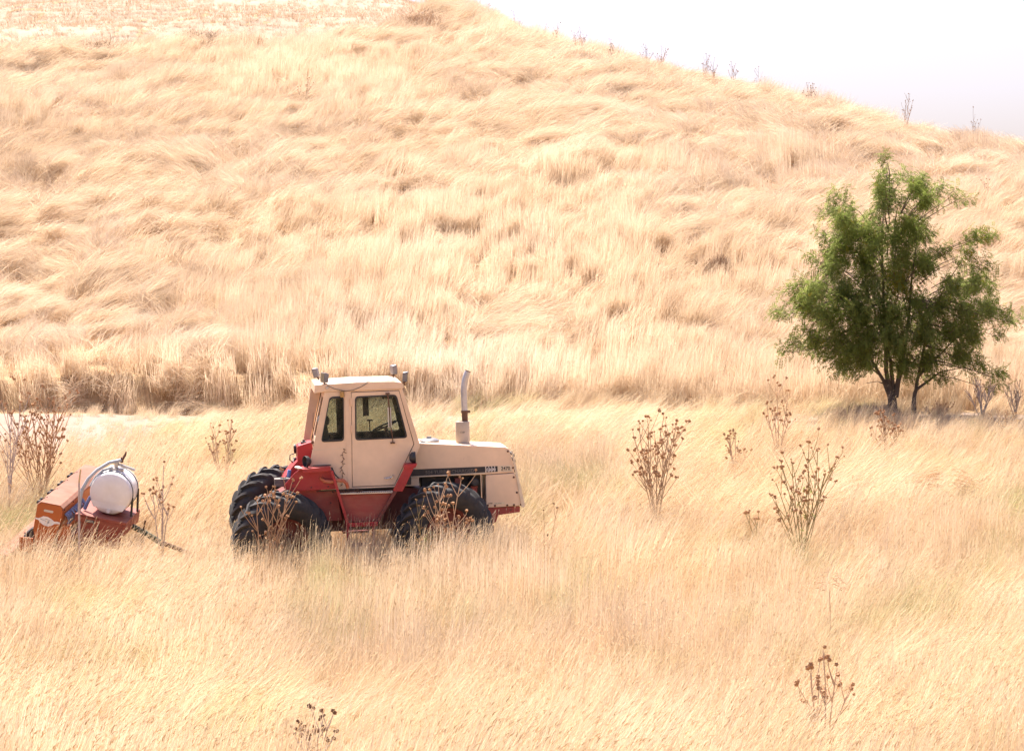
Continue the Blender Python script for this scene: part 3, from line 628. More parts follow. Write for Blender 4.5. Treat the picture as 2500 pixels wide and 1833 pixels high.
MB().prism([(0.715, 1.53), (0.985, 1.92), (1.095, 2.19), (1.06, 2.19), (0.95, 1.94), (0.69, 1.55)], -0.688, 0.688).build('firewall', 'interior', tr)
roof = MB().prism([(-0.60, 3.275), (-0.615, 3.13), (-0.44, 3.152), (0.845, 3.152), (0.875, 3.19), (0.835, 3.262), (0.70, 3.285), (0.1, 3.295)], -0.735, 0.735).build('roof', 'cream_paint', tr, 0.022, seg=3)
for bx in (-0.30, 0.0, 0.30, 0.62): inst(bolt_me, 'bolt', roof, (bx, -0.66, 3.287), (-math.pi / 2, 0, 0), 0.6)
MB().box((-0.19, -0.775, 3.055), (-0.125, -0.728, 3.155)).build('marker_light', 'amber_lens', tr, 0.012)
MB().lathe([(0, -0.02), (0.018, -0.018), (0.024, -0.004), (0.024, 0)], (-0.40, -0.736, 3.215), (0, 1, 0), 14).build('lamp_socket', 'galvanised', roof, smooth=True)
MB().tube([(-0.40, -0.745, 3.26), (-0.28, -0.752, 3.20), (-0.10, -0.752, 3.155), (0.02, -0.752, 3.165), (0.16, -0.752, 3.215), (0.27, -0.74, 3.275), (0.33, -0.70, 3.297), (0.55, -0.70, 3.293), (0.80, -0.70, 3.29)], 0.0045, 5).build('cable', 'black_plastic', tr)
MB().box((0.25, -0.715, 3.287), (0.31, -0.69, 3.303)).build('cable_clip', 'black_plastic', roof)
# work lamps on the roof corners
def work_lamp(x, y, z, face, tilt):
    o = bpy.data.objects.new('work_lamp', None); COL.objects.link(o); o.parent = tr; o.location = (x, y, z); o.rotation_euler = (0, tilt, face)
    MB().prism([(-0.035, -0.075), (0.045, -0.085), (0.045, 0.085), (-0.035, 0.07)], -0.075, 0.075).build('housing', 'lamp_shell', o, 0.012)
    MB().box((0.046, -0.066, -0.074), (0.050, 0.066, 0.074)).build('lens', 'lamp_glass', o)
    MB().box((0.0455, -0.064, -0.072), (0.0465, 0.064, 0.072)).build('reflector', 'galvanised', o)
    MB().tube([(0, 0, -0.07), (-0.01, 0, -0.115), (0.0, 0, -0.15)], 0.013, 6).box((-0.03, -0.05, -0.10), (0.01, 0.05, -0.088)).build('bracket', 'rust', o)
work_lamp(-0.43, -0.68, 3.385, math.radians(205), -0.12); work_lamp(-0.52, 0.55, 3.40, math.radians(165), 0.25)
work_lamp(0.90, -0.68, 3.355, math.radians(-12), 0.10); work_lamp(0.79, 0.58, 3.40, math.radians(15), -0.05)
# wiper on the door glass
wp = MB().tube([(0.595, -0.752, 3.085), (0.615, -0.752, 2.85), (0.63, -0.752, 2.55), (0.655, -0.752, 2.33), (0.655, -0.745, 2.27)], [0.012, 0.012, 0.010, 0.008, 0.008], 6)
wp.box((0.56, -0.765, 3.075), (0.63, -0.735, 3.10)); wp.box((0.615, -0.76, 2.255), (0.69, -0.73, 2.28)); wip = wp.build('wiper', 'rust', tr)
MB().box((0.585, -0.765, 2.52), (0.605, -0.750, 2.86)).box((0.628, -0.765, 2.52), (0.643, -0.750, 2.86)).build('wiper_blade', 'galvanised', wip, 0.003)
MB().tube([(-0.665, -0.66, 2.30), (-0.66, -0.66, 2.42), (-0.64, -0.66, 2.82)], [0.010, 0.006, 0.003], 6).box((-0.69, -0.68, 2.30), (-0.645, -0.63, 2.345)).tube([(-0.665, -0.66, 2.30), (-0.65, -0.67, 2.23), (-0.67, -0.67, 2.20)], 0.008, 6).build('aerial', 'rust', tr)
# inside the cab
mb = MB(); mb.box((-0.60, -0.686, 1.50), (0.68, 0.686, 1.545)); mb.box((0.45, -0.60, 1.545), (0.95, 0.60, 2.18)); mb.build('cab_floor', 'interior', tr, 0.01)
st = bpy.data.objects.new('seat', None); COL.objects.link(st); st.parent = tr; st.location = (-0.20, 0.05, 1.55)
MB().prism(round_poly([(-0.22, 0.35), (0.26, 0.38), (0.26, 0.50), (-0.22, 0.47)], 0.05), -0.26, 0.26).build('cushion', 'seat_vinyl', st, 0.02)
MB().prism(round_poly([(-0.26, 0.44), (-0.12, 0.44), (-0.20, 1.02), (-0.32, 1.02)], 0.05), -0.22, 0.22).build('backrest', 'seat_vinyl', st, 0.03)
MB().lathe([(0.0, -0.17), (0.09, -0.15), (0.11, 0.0), (0.09, 0.15), (0.0, 0.17)], (-0.25, 0, 1.07), (0, 1, 0), 16).build('headrest', 'seat_vinyl', st, smooth=True)
MB().box((-0.16, -0.16, 0), (0.16, 0.16, 0.36)).build('pedestal', 'interior', st, 0.02)
mb = MB(); N = 28; c = Vector((0.58, 0.05, 2.49)); ax = Vector((-0.35, 0, 0.94)).normalized(); u = Vector((0, 1, 0)); v = ax.cross(u)
ring = [c + (u * math.cos(2 * math.pi * k / N) + v * math.sin(2 * math.pi * k / N)) * 0.21 for k in range(N + 1)]; mb.tube(ring, 0.014, 8, cap=False)
for k in range(3): mb.tube([c - ax * 0.03, c + (u * math.cos(2.1 * k + 0.5) + v * math.sin(2.1 * k + 0.5)) * 0.21], 0.010, 6)
mb.tube([c - ax * 0.03, c - ax * 0.45], 0.03, 10); mb.build('steering_wheel', 'black_plastic', tr, smooth=True)
MB().tube([(0.36, 0.45, 2.05), (0.35, 0.45, 2.55)], 0.010, 6).box((0.30, 0.43, 2.55), (0.40, 0.47, 2.575)).build('lever', 'black_plastic', tr)
MB().box((0.255, 0.655, 2.62), (0.355, 0.672, 3.08)).box((-0.20, 0.60, 2.34), (-0.06, 0.674, 3.10)).build('cab_pillar', 'interior', tr)
MB().prism([(0.70, 3.05), (0.80, 3.05), (0.86, 2.62), (0.82, 2.40), (0.76, 2.62)], -0.30, -0.27).box((0.52, -0.60, 2.99), (0.66, -0.45, 3.09)).build('sun_blind', 'interior', tr)
MB().box((-0.05, 0.40, 2.0), (0.42, 0.62, 2.22)).box((0.1, 0.3, 2.18), (0.3, 0.42, 2.26)).build('console', 'interior', tr, 0.02)

# fenders, steps, side tank
for sgn in (-1, 1):
    def yy2(a, b): return tuple(sorted((sgn * a, sgn * b)))
    fe = bpy.data.objects.new('rear_fender', None); COL.objects.link(fe); fe.parent = tr
    MB().prism([(-0.87, 1.915), (-0.40, 1.935), (-0.395, 1.868), (-0.85, 1.848)], *yy2(0.97, 0.50)).build('fender_top', 'red_paint', fe, 0.006)
    MB().prism([(-0.90, 1.90), (-0.995, 1.83), (-1.17, 1.64), (-1.165, 1.60), (-1.10, 1.54), (-0.32, 1.545), (-0.385, 1.86), (-0.62, 1.90)], *yy2(0.80, 0.77)).build('fender_side', 'red_paint', fe, 0.004)
    MB().prism([(-0.405, 1.87), (-0.36, 1.87), (-0.135, 1.02), (-0.115, 0.62), (-0.165, 0.62), (-0.185, 1.03)], *yy2(0.985, 0.90)).build('front_edge', 'red_paint', fe, 0.005)
    fbm_ = MB().lathe([(0, -0.010), (0.010, -0.008), (0.012, 0)], (0, 0, 0), (0, 1, 0), 8).mesh('bolt', 'engine_dark')
    for bx, bz in ((-1.02, 1.585), (-0.72, 1.59), (-0.44, 1.59), (-1.02, 1.67)): inst(fbm_, 'bolt', fe, (bx, sgn * 0.80, bz), (0, 0, 0 if sgn < 0 else math.pi))
    fs = bpy.data.objects.new('front_step_arm', None); COL.objects.link(fs); fs.parent = tr
    MB().prism([(0.83, 1.925), (1.03, 1.93), (1.00, 1.862), (0.80, 1.858)], *yy2(1.00, 0.74)).build('arm_top', 'red_paint', fs, 0.006)
    MB().prism([(0.815, 1.86), (0.975, 1.86), (0.775, 1.475), (0.655, 1.485), (0.615, 1.50)], *yy2(0.975, 0.93)).build('arm_plate', 'red_paint', fs, 0.004)
    MB().prism([(0.63, 1.50), (0.69, 1.48), (0.355, 0.97), (0.30, 0.98)], *yy2(0.97, 0.90)).build('arm_brace', 'dark_red', fs, 0.004)
    MB().prism([(-0.265, 1.455), (0.605, 1.445), (0.345, 0.985), (-0.16, 0.995)], *yy2(0.86, 0.36)).build('side_tank', 'faded_red', tr, 0.015)
    plate_ = MB().prism([(-0.285, 1.463), (0.625, 1.453), (0.625, 1.475), (-0.285, 1.485)], *yy2(0.93, 0.70)).build('tread_plate', 'cream_trim', tr, 0.004)
    tme = MB().prism([(-0.012, 0), (0.006, 0), (0.012, 0.008), (-0.006, 0.008)], 0, 0.05).mesh('tread_bar', 'rust')
    for k in range(16): inst(tme, 'tread_bar', plate_, (0.03 + k * 0.036, sgn * 0.92 if sgn < 0 else 0.87, 1.4795 - k * 0.0004))
    sp = MB().box((-0.15, min(sgn * 1.0, sgn * 0.78), 0.93), (0.345, max(sgn * 1.0, sgn * 0.78), 0.955)); sp.box((-0.15, min(sgn * 1.0, sgn * 0.985), 0.955), (0.345, max(sgn * 1.0, sgn * 0.985), 1.0)); sp.build('step', 'red_paint', tr, 0.005)
    sp = MB().box((-0.15, min(sgn * 0.98, sgn * 0.80), 0.60), (0.30, max(sgn * 0.98, sgn * 0.80), 0.64)); sp.box((0.25, min(sgn * 0.98, sgn * 0.95), 0.64), (0.29, max(sgn * 0.98, sgn * 0.95), 0.93)); sp.build('lower_step', 'faded_red', tr, 0.005)
rngd = random.Random(4); mb = MB()
for k in range(90):                                                      # straw and dirt gathered on the ledge
    px, py = rngd.uniform(-0.27, 0.05), rngd.uniform(-0.90, -0.74); a = rngd.uniform(0, 6.3); L = rngd.uniform(0.03, 0.09)
    mb.tube([(px, py, 1.49), (px + L * math.cos(a), py + L * 0.4 * math.sin(a), 1.492 + rngd.uniform(0, 0.04))], 0.005, 4)
mb.build('straw_litter_heap', 'rust', tr)
MB().tube([(-0.56, -0.80, 1.735), (-0.50, -0.86, 1.69), (-0.38, -0.89, 1.675), (-0.28, -0.89, 1.70), (-0.19, -0.885, 1.69), (-0.14, -0.87, 1.64), (-0.12, -0.85, 1.56)], 0.030, 12).build('hose', 'orange_hose', tr, smooth=True)
MB().tube([(-0.37, -0.75, 1.90), (-0.33, -0.80, 1.80), (-0.27, -0.81, 1.73), (-0.22, -0.79, 1.69)], 0.012, 6).box((-0.68, -0.76, 1.938), (-0.38, -0.745, 1.948)).build('conduit', 'black_plastic', tr)
rngv = random.Random(11); vv = []; 
for k in range(26): vv.append((-0.165 + 0.010 * math.sin(k * 1.3) + rngv.uniform(-0.012, 0.012) - 0.002 * k, -0.727 - 0.006 * rngv.random(), 2.20 - k * 0.0245))
mb = MB().tube(vv, 0.0035, 4)
for k in range(0, 26, 2): mb.tube([vv[k], (vv[k][0] + rngv.uniform(-0.05, 0.05), vv[k][1] - 0.01, vv[k][2] + rngv.uniform(-0.05, 0.01))], [0.004, 0.007, ][::-1], 4)
mb.build('dry_vine', 'rust', tr)
# behind the cab: red valve box, lamps, battery box, can
rb = MB().prism([(-0.91, 1.95), (-0.91, 2.20), (-0.885, 2.225), (-0.66, 2.285), (-0.62, 1.95)], -0.10, 0.42).build('valve_box', 'red_paint', tr, 0.012)
MB().box((-0.84, 0.05, 2.24), (-0.74, 0.20, 2.275)).box((-0.81, 0.08, 2.275), (-0.77, 0.12, 2.31)).build('filler', 'black_plastic', rb, 0.006)
def round_lamp(x, y, z, rz, name='round_lamp', broken=False, s=1.0):
    o = bpy.data.objects.new(name, None); COL.objects.link(o); o.parent = tr; o.location = (x, y, z); o.rotation_euler = (0, 0, rz); o.scale = (s,) * 3
    MB().lathe([(0.0, -0.09), (0.05, -0.085), (0.085, -0.05), (0.095, 0.0), (0.095, 0.015), (0.086, 0.015), (0.086, 0.0)] + ([(0.07, -0.045), (0.0, -0.07)] if broken else []), (0, 0, 0), (1, 0, 0), 24).build('housing', 'black_plastic', o, smooth=True)
    if not broken:
        MB().lathe([(0.086, 0.004), (0.06, 0.018), (0.0, 0.024)], (0, 0, 0), (1, 0, 0), 24).build('lens', 'decal_white', o, smooth=True)
    MB().tube([(-0.03, 0, -0.08), (-0.03, 0, -0.15)], 0.014, 6).build('stem', 'rust', o)
round_lamp(1.00, -0.85, 2.02, 0.0); round_lamp(1.00, 0.85, 2.02, 0.0)
round_lamp(-0.80, -0.80, 2.02, math.radians(205), broken=True); round_lamp(-0.93, 0.42, 2.13, math.radians(170), s=0.85); round_lamp(-0.96, 0.32, 1.93, math.radians(190), s=0.65)
MB().lathe([(0.0, 0.0), (0.05, 0.01), (0.065, 0.03), (0.03, 0.05), (0, 0.055)], (-0.93, -0.86, 1.905), (0.2, 0, 1), 12).build('lamp_cover', 'decal_white', tr, smooth=True)
bat = MB().box((-1.32, -0.62, 1.60), (-1.02, -0.40, 1.735)).build('battery_box', 'battery_grey', tr, 0.012)
MB().box((-1.22, -0.55, 1.735), (-1.12, -0.50, 1.75)).build('battery_handle', 'black_plastic', bat, 0.004)
MB().tube([(-0.95, 0.30, 2.06), (-1.02, 0.30, 2.04), (-1.03, 0.30, 1.96), (-0.97, 0.30, 1.90)], 0.010, 6).build('lamp_wire', 'black_plastic', tr)
MB().prism([(-0.98, 1.90), (-0.90, 1.98), (-0.66, 1.98), (-0.66, 1.55), (-1.15, 1.55), (-1.17, 1.66)], -0.10, 0.70).build('rear_deck', 'red_paint', tr, 0.008)
can = MB().lathe([(0.0, 0.0), (0.030, 0.0), (0.033, 0.008), (0.033, 0.112), (0.027, 0.122), (0.0, 0.118)], (0, 0, 0), (0.15, 0, 1), 16).build('drink_can', 'can_blue', None, smooth=True)
cw = TR @ Vector((-1.08, -0.45, 1.742)); can.location = tuple(Vector((-2.64, 45.0, 0.04)) + cw); tag(can, 'small blue can left standing behind the tractor cab', 'can')

# ------------------------------------------------------------------ seed drill (x towards the tractor, y away along the hopper, z up)
DR = Matrix.Rotation(math.radians(-4.5), 4, 'Z') @ Matrix.Rotation(math.radians(8), 4, 'X') @ Matrix.Rotation(math.radians(11), 4, 'Y')
dr = thing('seed_drill', (-7.708, 44.6, 0.09), 'orange seed drill with long hopper and white tank, sunk in grass behind the tractor', 'seed drill', DR.to_euler())
HOP = [(-0.41, 1.125), (-0.345, 1.18), (-0.03, 1.18), (0.02, 1.145), (0.02, 0.90), (-0.07, 0.42), (-0.33, 0.42), (-0.415, 0.70)]
hop = MB().prism(HOP, 0.0, 3.1).build('hopper', 'drill_orange', dr, 0.006)
MB().prism([(-0.43, 1.12), (-0.352, 1.19), (-0.022, 1.19), (0.035, 1.145), (0.035, 1.115), (0.025, 1.115), (0.02, 1.15), (-0.03, 1.184), (-0.345, 1.184), (-0.415, 1.128)], -0.012, 3.12).build('hopper_lid', 'drill_lid', hop, 0.003)
for hy in (0.25, 0.95, 1.65, 2.35):
    MB().tube([(-0.44, hy - 0.10, 1.13), (-0.43, hy + 0.10, 1.135)], 0.014, 6).tube([(-0.43, hy + 0.09, 1.14), (-0.33, hy + 0.09, 1.20)], 0.006, 5).lathe([(0, -0.03), (0.028, -0.02), (0.028, 0.02), (0, 0.03)], (-0.435, hy - 0.09, 1.13), (0, 1, 0), 10).lathe([(0, -0.03), (0.028, -0.02), (0.028, 0.02), (0, 0.03)], (-0.43, hy + 0.09, 1.14), (0, 1, 0), 10).build('hinge', 'engine_dark', hop)
for hy in (0.12, 0.75, 1.4, 2.1): MB().lathe([(0, 0), (0.012, 0.005), (0.012, 0.02)], (0.042, hy, 1.10), (-1, 0, 0), 8).build('bolt', 'engine_dark', hop)
MB().prism(round_poly([(-0.285, 1.033), (-0.125, 1.033), (-0.125, 1.072), (-0.285, 1.072)], 0.019), -0.006, 0.002).build('maker_plate', 'galvanised', hop, 0.002)
STK = [(-0.405, 0.905), (-0.405, 0.880), (-0.355, 0.876), (-0.315, 0.835), (-0.25, 0.800), (-0.17, 0.795), (-0.11, 0.825), (-0.075, 0.858), (-0.02, 0.868), (0.012, 0.868), (0.012, 0.900), (-0.04, 0.905), (-0.085, 0.895), (-0.14, 0.930), (-0.21, 0.955), (-0.28, 0.952), (-0.33, 0.918), (-0.36, 0.903)]
stk = MB().prism(STK, -0.0045, 0.002).build('sticker', 'decal_white', hop)
letter('JE', 0.055, stk, -0.195, -0.006, 0.850, 'decal_black', 0.0, 0.8)
MB().tube([(-0.33, -0.006, 0.905), (-0.27, -0.006, 0.885), (-0.20, -0.006, 0.875)], 0.0022, 4).tube([(-0.24, -0.006, 0.915), (-0.15, -0.006, 0.905)], 0.002, 4).build('scribble', 'decal_black', stk)
MB().prism([(-0.92, 0.25), (-0.70, 0.255), (-0.70, 0.235), (-0.92, 0.23)], -0.3, 3.2).build('foot_board', 'drill_lid', dr, 0.004)
MB().prism([(-0.62, 0.545), (-0.39, 0.565), (-0.39, 0.545), (-0.62, 0.525)], 0.25, 3.1).build('walk_plank', 'drill_lid', dr, 0.003)
MB().prism([(-0.62, 0.53), (-0.39, 0.55), (-0.37, 0.30), (-0.60, 0.28)], -0.02, 0.0).build('end_plate', 'drill_orange', dr, 0.003)
MB().prism(round_poly([(-0.01, 0.74), (0.06, 0.86), (0.16, 0.865), (0.20, 0.80), (0.23, 0.40), (0.02, 0.40)], 0.04), 0.06, 0.10).prism([(-0.01, 0.745), (0.06, 0.865), (0.18, 0.86), (0.18, 0.84), (0.07, 0.845), (0.01, 0.74)], 0.06, 0.16).build('drive_guard', 'drill_orange', dr, 0.004)
fr = MB().box((0.18, 0.30, 0.90), (0.60, 0.40, 1.02)).box((0.30, 0.32, 0.30), (0.58, 0.38, 0.90)).box((0.20, 0.30, 0.98), (1.06, 1.40, 1.03)).box((0.60, 0.31, 0.55), (1.0, 0.38, 0.98)).box((0.02, 0.0, 0.40), (0.12, 3.1, 0.52)).box((1.0, 0.3, 0.80), (1.06, 1.4, 0.98)); fr.build('frame', 'drill_red', dr, 0.008)
pl = MB().box((0.37, 0.294, 0.915), (0.52, 0.30, 0.965)).build('data_plate', 'decal_black', dr)
for k in range(3): MB().box((0.385, 0.291, 0.925 + k * 0.013), (0.505, 0.2935, 0.929 + k * 0.013)).build('print_line', 'galvanised', pl)
# ground wheels of the drill, half lost in the grass
for hy in (0.16, 2.9):
    w = MB().lathe([(0.30, -0.07), (0.42, -0.06), (0.44, 0.0), (0.42, 0.06), (0.30, 0.07), (0.29, 0.0), (0.30, -0.07)], (-0.18, hy, 0.36), (0, 1, 0), 28).build('wheel', 'tyre_rubber', dr, smooth=True)
    MB().lathe([(0.30, -0.05), (0.08, -0.02), (0.0, -0.05)], (-0.18, hy, 0.36), (0, 1, 0), 20).build('rim', 'drill_red', w, smooth=True)
for k in range(14):                                                      # seed tubes
    hy = 0.2 + k * 0.205; MB().tube([(-0.15, hy, 0.44), (-0.10, hy, 0.30), (-0.02, hy, 0.12), (0.0, hy, -0.02)], 0.022, 7).build('seed_tube', 'black_plastic', dr, smooth=True)
TC = (0.66, 1.40); tk = MB().lathe([(0.0, 0.565), (0.10, 0.555), (0.325, 0.567), (0.350, 0.59), (0.36, 0.63), (0.36, 1.16), (0.345, 1.20), (0.30, 1.22), (0.0, 1.225)], (TC[0], 0, TC[1]), (0, 1, 0), 48).build('tank', 'tank_poly', dr, smooth=True)
MB().prism([(TC[0] - 0.31, 1.235), (TC[0] + 0.31, 1.235), (TC[0] + 0.25, 1.135), (TC[0] - 0.25, 1.135)], 0.559, 0.575).build('tank_sump', 'tank_poly', tk, 0.004)
MB().lathe([(0.0, 0.535), (0.032, 0.535), (0.036, 0.57)], (TC[0] + 0.02, 0, 1.105), (0, 1, 0), 16).build('drain_boss', 'tank_poly', tk, smooth=True)
for sy in (0.70, 1.10): MB().lathe([(0.361, sy - 0.018), (0.367, sy - 0.016), (0.367, sy + 0.016), (0.361, sy + 0.018)], (TC[0], 0, TC[1]), (0, 1, 0), 48).build('strap', 'engine_dark', tk, smooth=True)
MB().tube([(1.02, 0.70, 1.38), (1.05, 0.70, 1.05)], 0.020, 8).build('strap_rod', 'engine_dark', dr); MB().tube([(1.02, 1.10, 1.45), (1.07, 1.10, 1.05)], 0.020, 8).build('strap_rod', 'engine_dark', dr)
MB().box((0.52, 0.80, 1.745), (0.66, 0.98, 1.80)).lathe([(0.07, 1.75), (0.07, 1.79), (0.05, 1.80), (0, 1.805)], (0.70, 0.88, 0), (0, 0, 1), 14).box((0.60, 0.84, 1.80), (0.66, 0.90, 1.92)).tube([(0.66, 0.87, 1.86), (0.80, 0.9, 1.83), (0.95, 0.92, 1.80)], 0.025, 8).build('tank_fitting', 'galvanised', tk, 0.004)
MB().box((0.69, 0.84, 1.90), (0.735, 0.90, 1.99)).tube([(0.72, 0.87, 1.95), (0.755, 0.87, 2.05), (0.76, 0.87, 2.10)], [0.022, 0.02, 0.012], 8).build('tap', 'rust', tk)
MB().tube([(0.20, 0.50, 0.95), (0.185, 0.50, 1.20), (0.19, 0.52, 1.40), (0.25, 0.58, 1.58), (0.36, 0.66, 1.74), (0.52, 0.76, 1.88), (0.70, 0.86, 1.94)], 0.030, 12).build('hose', 'hose_grey', dr, smooth=True)
MB().tube([(0.30, 0.62, 1.45), (0.36, 0.66, 1.62), (0.45, 0.72, 1.74), (0.58, 0.82, 1.80)], 0.024, 10).build('hose', 'hose_grey', dr, smooth=True)
MB().tube([(0.33, 0.62, 1.28), (0.30, 0.60, 1.18), (0.27, 0.58, 1.05)], 0.030, 10).build('hose', 'hose_blue', dr, smooth=True)
mb = MB(); rngp = random.Random(3)
for k in range(26):
    hy = 0.15 + k * 0.05; mb.tube([(0.04, hy, 1.02), (0.10 + rngp.uniform(-0.02, 0.02), hy, 0.98), (0.12, hy + 0.03, 0.90), (0.08, hy, 0.80)], 0.013, 6)
mb.build('tube_bundle', 'hose_blue', dr, smooth=True)
MB().tube([(0.98, 0.95, 0.84), (1.25, 0.95, 0.77), (1.62, 0.95, 0.62)], 0.050, 12).build('tongue', 'green_pipe', dr, smooth=True)
MB().tube([(1.50, 0.95, 0.66), (2.3, 0.95, 0.52), (3.4, 0.95, 0.50)], 0.040, 10).build('drawbar', 'rust', dr, smooth=True)
MB().tube([(1.24, 0.93, 0.64), (1.26, 0.93, 0.98)], 0.015, 8).build('jack_handle', 'rust', dr)
# ------------------------------------------------------------------ tree
def leaf_mat(name, stops, transl=0.35):
    return plant(name, stops, transl, patch_scale=1.1)
leaf_mat('green_leaf', [(0.30, (0.145, 0.185, 0.042)), (0.5, (0.19, 0.235, 0.060)), (0.70, (0.24, 0.28, 0.10))], 0.60)
leaf_mat('yellow_leaf', [(0.3, (0.20, 0.21, 0.03)), (0.7, (0.33, 0.30, 0.04))], 0.40)
paint('bark', (0.13, 0.095, 0.075), 0.9, 0.4, (0.07, 0.05, 0.04), 0.4, (0.22, 0.17, 0.13), scale=6, bump=0.02)
leaf_mat('thistle_stem', [(0.3, (0.60, 0.44, 0.31)), (0.7, (0.68, 0.53, 0.38))], 0.3)
leaf_mat('thistle_head', [(0.3, (0.43, 0.25, 0.14)), (0.7, (0.53, 0.33, 0.20))], 0.2)
leaf_mat('dark_head', [(0.3, (0.13, 0.075, 0.05)), (0.7, (0.21, 0.12, 0.08))], 0.1)
leaf_mat('pale_stem', [(0.3, (0.46, 0.38, 0.34)), (0.7, (0.58, 0.48, 0.42))], 0.1)
leaf_mat('green_stem', [(0.3, (0.38, 0.31, 0.16)), (0.7, (0.47, 0.385, 0.22))], 0.2)
leaf_mat('dry_brown', [(0.3, (0.50, 0.32, 0.20)), (0.7, (0.61, 0.42, 0.28))], 0.3)
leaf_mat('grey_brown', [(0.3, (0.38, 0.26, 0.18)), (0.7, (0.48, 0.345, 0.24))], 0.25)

CY, CS = 58.6, 2.295
def cp(x, y, dy=0.0): return at(1880 + x / CS, 360 + y / CS, CY + dy)
CL = [(655, 80, 32), (655, 160, 45), (650, 250, 72), (730, 190, 38), (800, 240, 66), (850, 300, 66), (930, 250, 46), (1010, 280, 32), (1060, 287, 18),
      (420, 310, 56), (350, 370, 45), (440, 400, 78), (470, 480, 70), (620, 420, 50), (645, 340, 60), (635, 480, 55), (720, 320, 45), (560, 480, 60), (760, 430, 66), (820, 500, 80), (700, 520, 90), (580, 560, 90), (460, 560, 80), (370, 560, 58), (330, 515, 36),
      (280, 650, 58), (400, 680, 90), (560, 680, 100), (720, 650, 105), (840, 640, 78), (930, 590, 56), (1090, 520, 58), (1160, 520, 48), (1190, 500, 22), (1080, 600, 48), (1030, 640, 38), (1180, 660, 38), (1150, 700, 48),
      (1100, 780, 80), (1000, 800, 76), (1200, 790, 44), (200, 800, 58), (140, 810, 32), (300, 800, 88), (430, 820, 100), (600, 800, 100), (720, 780, 100), (815, 740, 52),
      (240, 900, 88), (110, 930, 42), (70, 940, 14), (360, 950, 108), (520, 950, 118), (680, 950, 118), (820, 920, 98), (940, 920, 80), (1060, 930, 90), (1180, 920, 70), (1270, 970, 56), (1335, 975, 20), (1240, 1050, 38),
      (190, 1120, 58), (105, 1150, 36), (280, 1090, 80), (400, 1110, 98), (540, 1110, 118), (700, 1100, 118), (840, 1080, 108), (980, 1060, 100), (1090, 1060, 78), (350, 1180, 56), (450, 1220, 66), (560, 1215, 66), (520, 1290, 40),
      (740, 1225, 76), (860, 1225, 88), (930, 1285, 55), (1040, 1180, 78), (1100, 1250, 58), (1195, 1270, 56), (1255, 1290, 46), (1200, 1345, 30), (760, 1290, 44)]
YEL = [(1130, 540), (1080, 590), (690, 700), (700, 760), (790, 1200), (540, 1010), (880, 1290), (1160, 540)]
tb = Vector((*at(2188, 1020, CY).xy, 0)); tb.z = g1(tb.x, tb.y)
tree = thing('tree', tb, 'leafy green young tree standing alone at the right on the dry slope', 'tree')
rt = random.Random(21); tinv = Vector(tb)
crown = {0: MB(), 1: MB()}; twigs = MB()
def compound(mb, p, d, L, tone, n=7):
    """feathery leaf: paired leaflets along a drooping stalk"""
    side = d.cross(Vector((0, 0, 1)))
    if side.length < 0.05: side = Vector((1, 0, 0))
    side.normalize(); vs, fs = [], []; q = p.copy(); dd = d.copy()
    up = side.cross(dd).normalized()
    for k in range(n):
        q = q + dd * (L / n); dd = (dd + Vector((0, 0, -0.13))).normalized(); ll = L * 0.24 * (1 - 0.5 * abs(k / (n - 1) - 0.45)); wv = dd * (L / n * 0.42)
        for s in (-1, 1):
            tipv = q + side * (s * ll) + up * rt.uniform(-0.02, 0.02) + dd * ll * 0.35 + Vector((0, 0, -0.012)); o = len(vs)
            m = (q + tipv) * 0.5; vs += [q, m + wv, tipv, m - wv]; fs.append((o, o + 1, o + 2, o + 3))
    mb.add(vs, fs, 0, tone)
crown_c = Vector((*at(2175, 800, CY).xy, 0))
for (x, y, r) in CL:
    rw_ = r / CS / FPX * CY
    depths = [rt.uniform(-0.35, 0.35)] if r < 60 else [-0.75 + rt.uniform(-0.2, 0.2), 0.0, 0.75 + rt.uniform(-0.2, 0.2)]
    if r >= 110: depths += [-1.1]
    for dz in depths:
        c = cp(x, y, dz); n = int(30 + 950 * rw_ ** 2); yel = min((abs(x - a) + abs(y - b)) for a, b in YEL)
        # twig running into the cluster from the inside
        inner = Vector((*crown_c.xy, c.z - 0.5 if y < 900 else c.z + 0.3)) + (Vector((c.x, c.y, c.z)) - Vector((*crown_c.xy, c.z))) * 0.45
        twigs.tube([inner - tinv, (inner + c) * 0.5 + Vector((rt.uniform(-.08, .08), rt.uniform(-.08, .08), 0.05)) - tinv, c - tinv], [0.014, 0.010, 0.005], 4, cap=False)
        for sp in range(max(2, n // 9)):                                  # leafy shoots
            v = Vector((rt.gauss(0, 1), rt.gauss(0, 1), rt.gauss(0, 1))).normalized() * rw_ * rt.uniform(0.1, 1.0); v.y *= 0.9
            out = (c + v - Vector((*crown_c.xy, c.z - 0.3))); sd = (out.normalized() * 0.8 + Vector((rt.uniform(-.5, .5), rt.uniform(-.5, .5), rt.uniform(-0.25, 0.75)))).normalized()
            base = c + v - tinv; tone = min(1, max(0, rt.gauss(0.5, 0.25))); L = rt.uniform(0.2, 0.42); ey = base + sd * L
            twigs.tube([base, base + sd * L * 0.5, ey], [0.004, 0.003, 0.002], 3, cap=False)
            for k in range(9):
                t = (k + 0.5) / 9; a = k * 2.4 + rt.random(); o1 = sd.orthogonal().normalized(); o2 = sd.cross(o1)
                ld = (sd * 0.5 + (o1 * math.cos(a) + o2 * math.sin(a)) * 0.9 + Vector((0, 0, -0.15))).normalized()
                yl = 1 if (yel < 55 and rt.random() < 0.5) or rt.random() < 0.012 else 0
                compound(crown[yl], base + sd * L * t, ld, rt.uniform(0.13, 0.22), tone, 6)
o = crown[0].build('crown', 'green_leaf', tree); o2 = crown[1].build('yellow_leaves', 'yellow_leaf', o, label='yellowing leaf sprays among the green')
